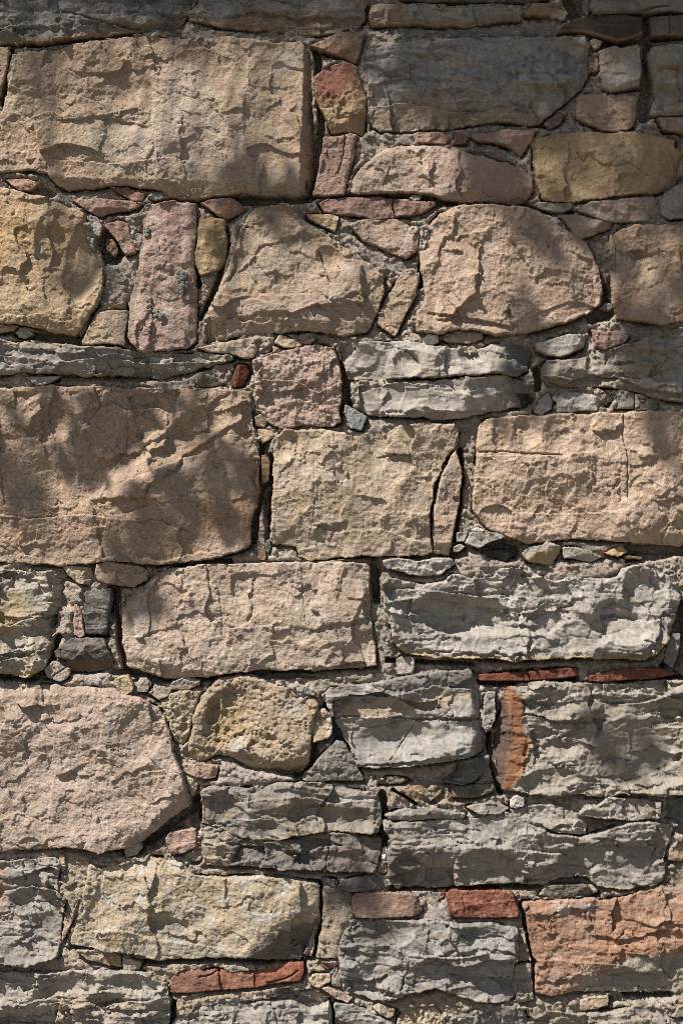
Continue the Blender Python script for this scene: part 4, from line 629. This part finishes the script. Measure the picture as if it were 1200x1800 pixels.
stone('rubble_stone', 'stone', 'dark grey slab showing at the bottom edge under the wavy grey boulder', 'flint', 22, (.23, .222, .21), GREYB, '788,1792 830,1776 880,1765 905,1766 922,1778 930,1860 785,1860', (), GF)
stone('pebble', 'pebble', 'tan pebble right above the grey rock with a pointed right side', 'rub', 20, (.40, .33, .24), TAN, '654,1770 663,1762 697,1772 692,1785 682,1790 668,1784', (), GP, rough=1.5)
stone('rubble_stone', 'stone', 'rounded tan mortar faced stone at the bottom edge, left of the dark grey slab', 'tufa', 19, (.39, .31, .22), TAN, '694,1795 715,1768 745,1757 770,1770 785,1795 785,1860 694,1860', (), GM)
stone('stone_wedge', 'stone', 'rotten brown splinter standing in the joint left of the sandy square block', 'wood', 6, (.17, .115, .075), BROWN, '458,800 468,798 475,812 472,845 460,853', (), GW)
stone('pebble', 'pebble', 'dark grey oval pebble in the joint under the sandy square block\'s left corner', 'rub', 14, (.11, .10, .095), GREYD, '467,950 475,947 477,962 473,974 467,970', (), GP)
stone('pebble', 'pebble', 'red brown pebble left of the dark grey oval pebble', 'rub', 13, (.22, .125, .085), REDB, '452,970 460,962 467,966 466,983 455,985', (), GP)
stone('stone_wedge', 'stone', 'olive brown stone in the gap above the left joint of the sandy square block', 'rub', 10, (.22, .18, .125), BROWN, '446,733 458,727 470,742 466,752 450,750', (), GW)

# ------------------------------------------------------------------ small growths that belong to their stone
def lichen(parent, spots):
    import bmesh
    bm = bmesh.new(); rr = random.Random(5)
    for cx, cy, rad, hh in spots:
        for k in range(int(rad * 3.2)):
            a = rr.random() * 6.283; q = rad * math.sqrt(rr.random())
            p = to_xyz(np.float64(cx + q * math.cos(a)), np.float64(cy + q * math.sin(a) * 1.2), np.float64(hh + rr.random() * 3 + 3 * (1 - q / rad)))
            s = .0012 + rr.random() * .0022
            r = bmesh.ops.create_icosphere(bm, subdivisions=1, radius=s)
            for v in r['verts']:
                v.co = Vector((v.co.x * (1 + rr.random() * .6), v.co.y, v.co.z * (1 + rr.random() * .6))) + Vector(p) - parent.location
    me = bpy.data.meshes.new('lichen'); bm.to_mesh(me); bm.free()
    a = me.attributes.new('tint', 'FLOAT_COLOR', 'POINT')
    c = np.ones((len(me.vertices), 4), np.float32); g = np.random.RandomState(3).rand(len(c))[:, None]
    c[:, :3] = np.array((.30, .30, .25)) * (1 - g * .5); a.data.foreach_set('color', c.ravel())
    me.materials.append(MATS['mortar'])
    o = bpy.data.objects.new('lichen', me); COL.objects.link(o); o.parent = parent
    o['label'] = 'grey tufted lichen'
for sp in ([(320, 486, 9, 25), (323, 503, 8, 25), (318, 513, 5, 25)], [(276, 552, 5, 25), (284, 556, 4, 26)], [(259, 405, 4, 22), (260, 414, 4, 22)]):
    lichen(pillar, sp)

# ------------------------------------------------------------------ mortar bed
def grid(x0, x1, y0, y1, st):
    return np.meshgrid(np.arange(x0, x1 + st * .5, st), np.arange(y0, y1 + st * .5, st))

MX, MY = grid(-110, 1340, -110, 1910, 2.0)
near = np.full(MX.shape, 60.0)           # distance outside the nearest stone
for o_, poly in ALL:
    a = np.array(poly); m = 40
    i0 = max(0, int((a[:, 0].min() - m + 110) / 2)); i1 = int((a[:, 0].max() + m + 110) / 2) + 1
    j0 = max(0, int((a[:, 1].min() - m + 110) / 2)); j1 = int((a[:, 1].max() + m + 110) / 2) + 1
    d = -sdf_poly(MX[j0:j1, i0:i1], MY[j0:j1, i0:i1], poly)
    near[j0:j1, i0:i1] = np.minimum(near[j0:j1, i0:i1], np.maximum(d, -14))
big = fbm(MX, MY, 70, 3, 301); mid = fbm(MX, MY, 22, 4, 311, gain=.6); fin = fbm(MX, MY, 6, 3, 321, gain=.7)
MH = 13 + 3.5 * sstep(1200, 1500, MY) + 7 * big + 5 * mid + 1.6 * fin
MH += 4.5 * sstep(.45, .2, worley(MX, MY, 13, 331)) * sstep(-.1, .3, fbm(MX, MY, 40, 2, 341)) + 2.5 * sstep(.42, .2, worley(MX, MY, 7, 335)) * sstep(-.1, .3, fbm(MX, MY, 30, 2, 345))
MH -= 4 * sstep(.22, .08, worley(MX, MY, 10, 351))
MH -= 26 * sstep(.0, .35, fbm(MX, MY, 60, 3, 361)) * np.exp(-np.maximum(near, 0) / 3.0)
ngy = np.gradient(near, 2.0, axis=0); ngx = np.gradient(near, 2.0, axis=1)
UND = np.exp(-np.maximum(near, 0) / 7.0) * np.clip(ngy * .9 + ngx * .35, 0, 1) * sstep(-.45, .15, fbm(MX, MY, 90, 3, 365))   # weathered out below each stone
MH -= 15 * UND
MC = np.empty(MX.shape + (3,), np.float32); MC[:] = (.48, .42, .35)
MC = mixc(MC, (.38, .32, .255), sstep(-.1, .5, fbm(MX, MY, 55, 4, 371)))
MC = mixc(MC, (.50, .45, .39), .8 * sstep(.1, .5, fbm(MX, MY, 18, 4, 381, gain=.65)))
MC = mixc(MC, (.13, .115, .10), .6 * sstep(.24, .14, worley(MX, MY, 9, 391)))
MC = mixc(MC, (.30, .17, .12), .7 * sstep(.16, .1, worley(MX, MY, 15, 395)))
DK = (.20, .175, .15)
patches = [  # polygon, height, colour
    ('176,470 185,452 210,446 238,455 238,490 228,530 205,540 180,538 168,528 182,500', 13, (.37, .31, .27)),
    ('212,385 240,372 252,380 250,405 232,412 222,392', 9, (.33, .28, .22)), ('105,340 150,332 195,330 215,340 150,350 110,352', 9, (.34, .29, .23)),
    ('12,308 40,302 85,306 90,316 40,314', 10, MORT), ('330,45 420,55 560,66 600,62 545,80 440,68 340,70', 7, (.27, .235, .2)),
    ('650,50 780,52 880,44 980,45 975,66 800,66 660,78', 8, (.26, .225, .185)), ('555,112 575,100 600,108 560,132', 11, (.24, .21, .18)),
    ('640,232 730,235 800,232 840,228 900,222 925,232 830,236 790,252 700,255 640,270 625,255', 8, (.27, .24, .205)),
    ('590,384 650,384 690,386 640,392 612,412 640,440 700,452 720,470 690,478 650,455 600,420', 8, (.29, .255, .215)), ('700,360 790,356 770,372 742,400', 9, (.29, .25, .2)),
    ('540,585 600,593 645,590 690,596 740,588 760,604 660,600 600,606', 11, (.35, .30, .25)), ('990,380 1010,400 1018,420 980,390', 9, DK), ('1020,415 1070,405 1068,470 1050,480 1045,440', 6, (.24, .2, .165)),
    ('1080,575 1140,572 1200,566 1200,577 1150,586 1110,606 1095,590', 10, (.30, .26, .22)), ('376,638 412,636 405,668 385,665 372,650', 12, (.33, .265, .23)),
    ('120,664 300,668 345,662 340,682 200,678 110,676', 8, (.28, .235, .19)), ('650,737 700,735 760,742 720,748 672,762 640,760', 11, (.35, .31, .275)), ('800,738 870,722 935,722 850,736 832,760 830,880 820,930 810,900 812,830 808,770', 9, (.33, .28, .235)),
    ('445,880 475,880 476,950 450,960 445,930', 7, (.30, .26, .22)), ('470,975 485,962 515,964 525,982 500,988 472,986', 15, (.46, .42, .37)), ('380,986 440,966 470,985 420,989', 10, (.40, .35, .30)),
    ('800,975 840,972 900,990 850,1010 795,1010', 13, (.38, .315, .27)), ('955,990 990,985 1060,985 1105,978 1085,1008 1040,1018 985,1018', 14, (.40, .325, .28)), ('1010,952 1080,956 1060,972 1020,960', 11, (.36, .30, .26)),
    ('660,1000 700,1014 780,1020 700,1022 668,1020', 9, (.30, .235, .17)), ('652,1070 680,1072 690,1110 692,1150 690,1205 655,1210 665,1160', 15, (.33, .30, .245)), ('556,1182 600,1178 660,1176 690,1190 660,1200 600,1202 575,1215 556,1225 548,1210', 16, (.35, .31, .25)),
    ('575,1200 640,1203 615,1222', 22, (.30, .225, .14)), ('460,1182 550,1180 548,1195 480,1198', 10, (.36, .30, .26)), ('100,1070 128,1068 126,1115 105,1118 96,1140', 14, (.36, .295, .255)), ('115,1022 145,1026 147,1062 128,1062 116,1050', 16, (.42, .36, .31)),
    ('190,1120 205,1128 225,1168 212,1172 196,1150', 15, YEL), ('195,1065 210,1060 216,1120 206,1130', 13, YEL), ('120,1185 190,1182 197,1205 130,1206 105,1200', 14, (.42, .35, .30)),
    ('385,1345 430,1348 500,1364 530,1368 515,1375 460,1374 410,1380 380,1378', 17, (.44, .38, .335)), ('330,1375 350,1400 352,1450 335,1450 338,1410', 6, (.30, .25, .2)),
    ('635,1352 750,1344 825,1335 760,1365 700,1365 640,1362', 13, (.38, .285, .235)), ('650,1385 740,1372 780,1382 740,1400 700,1420 672,1420', 12, (.37, .29, .24)), ('700,1384 740,1375 790,1385 795,1405 740,1410 705,1408', 14, (.29, .19, .105)), ('920,1402 1010,1404 1020,1415 960,1412', 12, (.34, .29, .23)), ('1030,1440 1072,1442 1060,1458 1032,1456', 8, (.30, .23, .15)),
    ('0,1494 110,1492 108,1506 0,1508', 13, (.44, .37, .31)), ('112,1498 160,1500 156,1560 146,1620 130,1620 118,1580 108,1540', 15, (.42, .345, .255)), ('150,1500 230,1502 160,1515', 7, (.25, .2, .15)), ('40,1692 110,1682 130,1670 150,1690 160,1705 90,1706', 16, (.42, .335, .245)), ('110,1665 140,1690 135,1706 108,1700', 18, (.46, .39, .30)),
    ('250,1690 320,1684 380,1690 300,1715 290,1735 272,1712', 15, (.42, .34, .24)), ('318,1688 350,1682 370,1685 366,1694 320,1700', 19, (.44, .38, .28)), ('300,1746 400,1742 470,1735 520,1732 440,1748 350,1768 308,1790 298,1770', 14, (.41, .335, .235)),
    ('560,1570 600,1570 620,1610 600,1630 592,1670 585,1692 552,1690 562,1640', 16, (.40, .325, .23)), ('582,1600 605,1598 610,1615 590,1625', 21, (.47, .40, .30)), ('735,1560 775,1565 790,1590 795,1612 760,1618 735,1610 748,1598', 13, (.38, .32, .27)), ('752,1592 780,1588 795,1612 760,1616', 17, (.47, .42, .37)),
    ('860,1612 912,1612 930,1640 935,1690 905,1690 910,1640', 14, (.40, .33, .235)), ('670,1770 720,1748 780,1742 860,1760 900,1764 870,1768 800,1780 760,1770', 14, (.42, .325, .235)), ('930,1750 960,1752 1000,1750 980,1775 940,1800 925,1780', 14, (.43, .36, .28)), ('1030,1558 1098,1566 1050,1576 1036,1570', 13, (.40, .33, .25)), ('905,1555 955,1556 940,1575 905,1575', 10, (.34, .28, .2)),
    ('1165,1512 1290,1512 1290,1560 1150,1560', 5, (.26, .21, .155)), ('690,1155 690,1175 800,1168 900,1172 835,1180 730,1180', 4, (.29, .25, .215)), ('835,1165 1000,1160 1100,1162 1160,1168 1030,1172 900,1176 845,1180', 12, (.36, .31, .27)), ('1010,1175 1034,1173 1032,1195 1014,1196', 14, (.38, .33, .29)), ('845,1290 856,1290 858,1325 846,1325', 8, (.33, .28, .24)),
    ('210,1478 300,1450 300,1480 250,1505 215,1505', -8, DK), ('440,985 520,985 520,990 440,990', 6, MORT),
]
WMX = MX + 4 * fbm(MX, MY, 20, 3, 401, gain=.6); WMY = MY + 4 * fbm(MX, MY, 20, 3, 405, gain=.6)
for s_, hh, c in patches:
    a = np.array(P(s_)); m = 14
    i0 = max(0, int((a[:, 0].min() - m + 110) / 2)); i1 = int((a[:, 0].max() + m + 110) / 2) + 1
    j0 = max(0, int((a[:, 1].min() - m + 110) / 2)); j1 = int((a[:, 1].max() + m + 110) / 2) + 1
    sl_ = (slice(j0, j1), slice(i0, i1))
    e = sstep(-4, 5, sdf_poly(WMX[sl_], WMY[sl_], P(s_)))
    MH[sl_] = MH[sl_] * (1 - e) + e * (hh + 5 + 2.5 * mid[sl_] * 1.2 + 1.9 * fin[sl_] + 2 * big[sl_])
    cc = np.array(c, np.float32) * (1 + .25 * mid[sl_] + .2 * fin[sl_])[..., None]
    MC[sl_] = MC[sl_] * (1 - e[..., None] * .85) + cc * e[..., None] * .85
voids = [(545, 250, 6, 90, 26), (196, 432, 26, 34, 40), (350, 352, 70, 5, 22), (470, 352, 60, 10, 26), (60, 340, 40, 12, 24), (90, 590, 60, 8, 28), (640, 346, 70, 4, 24), (800, 358, 140, 4, 22), (1060, 545, 20, 18, 24), (1138, 130, 9, 80, 30), (1010, 12, 14, 26, 30), (1134, 45, 5, 22, 30), (1060, 76, 60, 6, 24), (960, 210, 30, 14, 20),
         (465, 830, 8, 60, 26), (470, 910, 6, 50, 18), (200, 1050, 9, 36, 30), (236, 1182, 40, 8, 26), (300, 1196, 70, 5, 24), (600, 1275, 16, 40, 40), (545, 1330, 16, 34, 32), (672, 1465, 9, 34, 34), (290, 1450, 46, 18, 24), (345, 1430, 10, 30, 18), (850, 1560, 130, 4, 26), (1000, 1550, 40, 8, 22), (860, 1197, 160, 4, 22), (875, 960, 40, 14, 26), (1130, 972, 60, 12, 26), (600, 690, 16, 40, 28), (660, 1000, 8, 40, 24), (400, 1190, 160, 4, 20), (210, 1665, 90, 4, 20), (490, 1686, 100, 4, 22), (880, 1295, 14, 40, 14), (1105, 1755, 60, 8, 14), (590, 1790, 10, 20, 26), (300, 1790, 10, 20, 24), (60, 1190, 60, 6, 22), (760, 978, 60, 6, 22), (905, 1100, 4, 4, 1), (1188, 1120, 20, 60, 20)]
for cx, cy, rx, ry, dp in voids:
    q = ((WMX - cx) / rx) ** 2 + ((WMY - cy) / ry) ** 2
    MH -= dp * sstep(1.5, .4, q)
# grit and little chips of stone set in the mortar
for sz, sd, a0 in ((26, 421, .30), (14, 427, .34), (8, 431, .36)):
    uu = MX / sz + .35 * fbm(MX, MY, sz, 2, sd); vv = MY / sz * 1.35 + .35 * fbm(MX, MY, sz, 2, sd + 1)
    ii = np.floor(uu).astype(np.int64); jj = np.floor(vv).astype(np.int64)
    bd = np.full(MX.shape, 9.0); bk = np.zeros(MX.shape, np.int64)
    for di in (-1, 0, 1):
        for dj in (-1, 0, 1):
            k_ = _h(ii + di, jj + dj, sd); dd = (uu - ii - di - _R1[k_]) ** 2 + (vv - jj - dj - _R2[k_]) ** 2
            bk = np.where(dd < bd, k_, bk); bd = np.minimum(bd, dd)
    on = sstep(a0, a0 - .08, np.sqrt(bd)) * (_R3[bk] > .45)
    MH += on * sz * .2 * (.5 + _R4[bk]) * np.clip(1.1 - bd * 3, 0, 1)
    ck = np.stack([.25 + .22 * _R5[bk], .215 + .20 * _R5[bk] - .03 * _R4[bk], .175 + .18 * _R5[bk] - .05 * _R4[bk]], -1)
    MC = MC + (ck - MC) * (on * .65)[..., None]
MH += 4 * sstep(.1, .4, fbm(MX, MY, 80, 3, 441))
MC = np.clip(MC * (1 + .25 * fin[..., None] * .5), .03, .6)
gaps = [('557,88 561,140 566,200 562,240 556,300 548,346', 8), ('20,88 18,120 10,150 4,185', 4), ('300,353 350,353 420,349 480,351 545,349', 7), ('574,1242 592,1275 608,1305 629,1347', 8), ('547,1306 541,1340 522,1364', 9), ('672,1395 675,1440 677,1470 668,1492', 8), ('266,1476 300,1449 336,1424', 10), ('338,1412 352,1402 353,1440', 5), ('206,1040 208,1080 212,1130 222,1176', 7), ('224,1178 300,1196 380,1191 480,1181 548,1180', 5),
        ('457,780 460,850 452,900 446,950', 6), ('477,800 476,880 475,930', 4), ('791,805 768,850 757,895 758,938', 2.5), ('612,346 720,345 840,358 936,361', 5), ('938,360 1005,373', 4), ('1138,80 1136,140 1130,205', 10), ('998,0 1012,28', 11), ('1134,28 1134,68', 6), ('1040,72 1085,80 1132,68', 6), ('1060,505 1066,548 1040,560', 10), ('30,588 90,593 142,602', 7), ('692,1560 780,1561 900,1557 950,1553', 6), ('845,1200 940,1199 1012,1193', 6), ('1035,1201 1150,1196 1196,1190', 5), ('655,1000 662,1055', 8),
        ('868,957 905,972', 11), ('1105,966 1160,966 1210,970', 10), ('0,1190 60,1193', 7), ('102,1120 92,1160 80,1182', 7), ('205,1494 262,1480', 6), ('565,1555 564,1620 551,1682', 3.5), ('914,1590 930,1660 939,1690', 3.5), ('215,1692 300,1690 400,1686 480,1690', 5), ('1166,1172 1196,1118 1198,1060', 7), ('858,1290 862,1335 880,1394', 6), ('607,700 618,735', 8), ('598,640 604,690', 8), ('944,650 948,680', 8), ('150,1116 190,1118', 4), ('196,408 190,440 176,452', 13), ('350,398 342,470 350,500', 5), ('400,430 380,500 352,560', 5), ('226,540 228,600', 4), ('740,470 738,500', 7), ('810,790 812,850 800,950', 4), ('680,1160 830,1168', 4), ('690,1388 730,1412', 3), ('405,985 300,1000', 4), ('205,1660 140,1664', 4), ('1036,1580 1050,1570', 4), ('1180,1750 1100,1750', 6), ('345,1540 420,1546 560,1550', 5), ('303,1795 306,1760', 5), ('585,1770 588,1800', 6)]
for lp, wd in gaps:
    lp = P(lp); a = np.array(lp); m = 30
    i0 = max(0, int((a[:, 0].min() - m + 110) / 2)); i1 = int((a[:, 0].max() + m + 110) / 2) + 1
    j0 = max(0, int((a[:, 1].min() - m + 110) / 2)); j1 = int((a[:, 1].max() + m + 110) / 2) + 1
    q = (slice(j0, j1), slice(i0, i1))
    MH[q] -= 44 * sstep(wd * 1.15, wd * .45, dist_line(WMX[q], WMY[q], lp))
MH = MH - 14 * UND
MH = np.where(near < -9, -36, np.clip(MH, -34, 26))
border = (MX < -104) | (MX > 1334) | (MY < -104) | (MY > 1904)
MH = np.where(border, -34, MH)
mort = mesh_grid('mortar_bed', MX, MY, MH, MC, np.ones(MX.shape, bool), MATS['mortar'], (0, 0, Z0))
mort['label'] = 'rough sandy grey lime mortar filling the joints between all the stones'; mort['category'] = 'mortar'

# ------------------------------------------------------------------ the wall going on beyond the frame (rubble courses in one rough face)
EX, EY = grid(-2600, 3800, -700, 2400, 10)
v = EY / 210; row = np.floor(v + .25 * fbm(EX, EY, 400, 2, 501))
sh = _R1[(row.astype(np.int64) * 37) & 511]
u = EX / (360 + 120 * sh) + sh * 5 + .08 * fbm(EX, EY, 120, 2, 505)
vf = (v + .25 * fbm(EX, EY, 400, 2, 501)) % 1; uf = u % 1
edge = np.minimum(np.minimum(uf, 1 - uf) * 360, np.minimum(vf, 1 - vf) * 210)
kk = (np.floor(u).astype(np.int64) * 91 + row.astype(np.int64) * 53) & 511
EH = -2 + 20 * sstep(6, 26, edge) + 6 * fbm(EX, EY, 90, 4, 511, gain=.6)
c1 = np.array((.36, .275, .195)); c2 = np.array((.27, .255, .23))
EC = c1 + (c2 - c1) * sstep(.4, .6, _R3[kk])[..., None]; EC = EC * (.8 + .4 * _R2[kk])[..., None]
EC = mixc(EC.astype(np.float32), (.32, .27, .22), sstep(16, 6, edge))
inner = (EX > -95) & (EX < 1325) & (EY > -95) & (EY < 1895)
cut_ = (EX > -112) & (EX < 1342) & (EY > -112) & (EY < 1912)
EH = np.where(cut_, -36, EH)
wall = mesh_grid('rubble_wall', EX, EY, EH, EC, ~inner, MATS['sand'], (0, 0, Z0))
wall['kind'] = 'structure'

# ------------------------------------------------------------------ ground
gm = bpy.data.materials.new('dusty_gravel'); gm.use_nodes = True
b = gm.node_tree.nodes['Principled BSDF']; b.inputs['Roughness'].default_value = .95
nn = gm.node_tree.nodes.new('ShaderNodeTexNoise'); nn.inputs['Scale'].default_value = 9; nn.inputs['Detail'].default_value = 10
cr = gm.node_tree.nodes.new('ShaderNodeValToRGB'); cr.color_ramp.elements[0].color = (.10, .085, .065, 1); cr.color_ramp.elements[1].color = (.20, .175, .14, 1)
gm.node_tree.links.new(nn.outputs[0], cr.inputs[0]); gm.node_tree.links.new(cr.outputs[0], b.inputs['Base Color'])
me = bpy.data.meshes.new('ground'); me.from_pydata([(-60, -60, 0), (60, -60, 0), (60, 60, 0), (-60, 60, 0)], [], [(0, 1, 2, 3)])
me.materials.append(gm); g = bpy.data.objects.new('ground', me); COL.objects.link(g); g['kind'] = 'structure'

# ------------------------------------------------------------------ the tree in front of the wall (out of frame, up and to the left) that dapples the light
def tree():
    rr = np.random.RandomState(21)
    root = bpy.data.objects.new('shade_tree', None); COL.objects.link(root); root.location = (-4.4, -2.6, 0)
    root['label'] = 'leafy tree in front of the wall, above the picture, casting the dappled shade'; root['category'] = 'tree'
    bark = bpy.data.materials.new('bark'); bark.use_nodes = True
    bb = bark.node_tree.nodes['Principled BSDF']; bb.inputs['Base Color'].default_value = (.12, .09, .065, 1); bb.inputs['Roughness'].default_value = .95
    leafm = bpy.data.materials.new('leaf'); leafm.use_nodes = True
    lb = leafm.node_tree.nodes['Principled BSDF']; lb.inputs['Base Color'].default_value = (.06, .10, .03, 1); lb.inputs['Roughness'].default_value = .5
    # (cx, cy, rx, ry, tilt, density, nearest and farthest distance in front of the wall)
    blobs = SHADE
    V = []; F = []; tips = []
    for cx, cy, rx, ry, rot, dens, t0, t1 in blobs:
        n = int(math.pi * rx * ry * dens / 1500) + 1
        a = math.radians(rot)
        cen = np.zeros(3)
        for k in range(n):
            th = rr.rand() * 6.283; q = math.sqrt(rr.rand())
            ex, ey = q * rx * math.cos(th), q * ry * math.sin(th)
            px = cx + ex * math.cos(a) - ey * math.sin(a); py = cy + ex * math.sin(a) + ey * math.cos(a)
            dist = .72 * (t0 + rr.rand() * (t1 - t0))
            p = np.array([(px - 600) / 1000, -.02, Z0 + (900 - py) / 1000]) + SUN * (dist / -SUN[1])
            cen += p
            n1 = rr.randn(3) + np.array([0, 0, .6]); n1 /= np.linalg.norm(n1)
            t_ = np.cross(n1, rr.randn(3)); t_ /= np.linalg.norm(t_); b_ = np.cross(n1, t_)
            L = .034 + .016 * rr.rand(); W = L * .52
            i = len(V)
            V += [p - t_ * L, p - t_ * L * .2 + b_ * W, p + t_ * L * .5 + b_ * W * .7, p + t_ * L, p + t_ * L * .5 - b_ * W * .7, p - t_ * L * .2 - b_ * W]
            F.append((i, i + 1, i + 2, i + 3, i + 4, i + 5))
        tips.append((cen / n, (Z0 + (900 - cy) / 1000)))
    base = np.array(root.location)
    me = bpy.data.meshes.new('crown'); me.from_pydata([tuple(q - base) for q in V], [], F); me.materials.append(leafm)
    o = bpy.data.objects.new('crown', me); COL.objects.link(o); o.parent = root
    TV = []; TF = []
    def tube(pts, r0, r1, n=8):
        s = len(TV)
        for j, p in enumerate(pts):
            d = pts[min(j + 1, len(pts) - 1)] - pts[max(j - 1, 0)]; d = d / np.linalg.norm(d)
            a_ = np.cross(d, [0.3, 1, .2]); a_ /= np.linalg.norm(a_); c_ = np.cross(d, a_)
            r = r0 + (r1 - r0) * j / (len(pts) - 1)
            for k in range(n):
                TV.append(tuple(p + r * (a_ * math.cos(6.2832 * k / n) + c_ * math.sin(6.2832 * k / n)) - base))
        for j in range(len(pts) - 1):
            for k in range(n):
                TF.append((s + j * n + k, s + j * n + (k + 1) % n, s + (j + 1) * n + (k + 1) % n, s + (j + 1) * n + k))
    top = base + np.array([.1, .1, 8.6])
    tube([base, base + [.05, .02, 2.2], base + [.02, .08, 5], top], .2, .11, 12)
    for tip, wgt in tips:
        # limbs keep high, above the picture's light, and only thin twigs hang down to the leaves
        hi = np.array([tip[0], tip[1], tip[2] + max(.15, 2.75 - wgt)])
        m1 = top * .55 + hi * .45 + np.array([0, 0, .35]); tube([top - [0, 0, .2 * rr.rand()], m1, hi], .03, .008, 6)
        tube([hi, (hi + tip) / 2 + rr.randn(3) * .03, tip], .005, .002, 5)
    me = bpy.data.meshes.new('trunk'); me.from_pydata(TV, [], TF); me.materials.append(bark)
    o = bpy.data.objects.new('trunk', me); COL.objects.link(o); o.parent = root
tree()
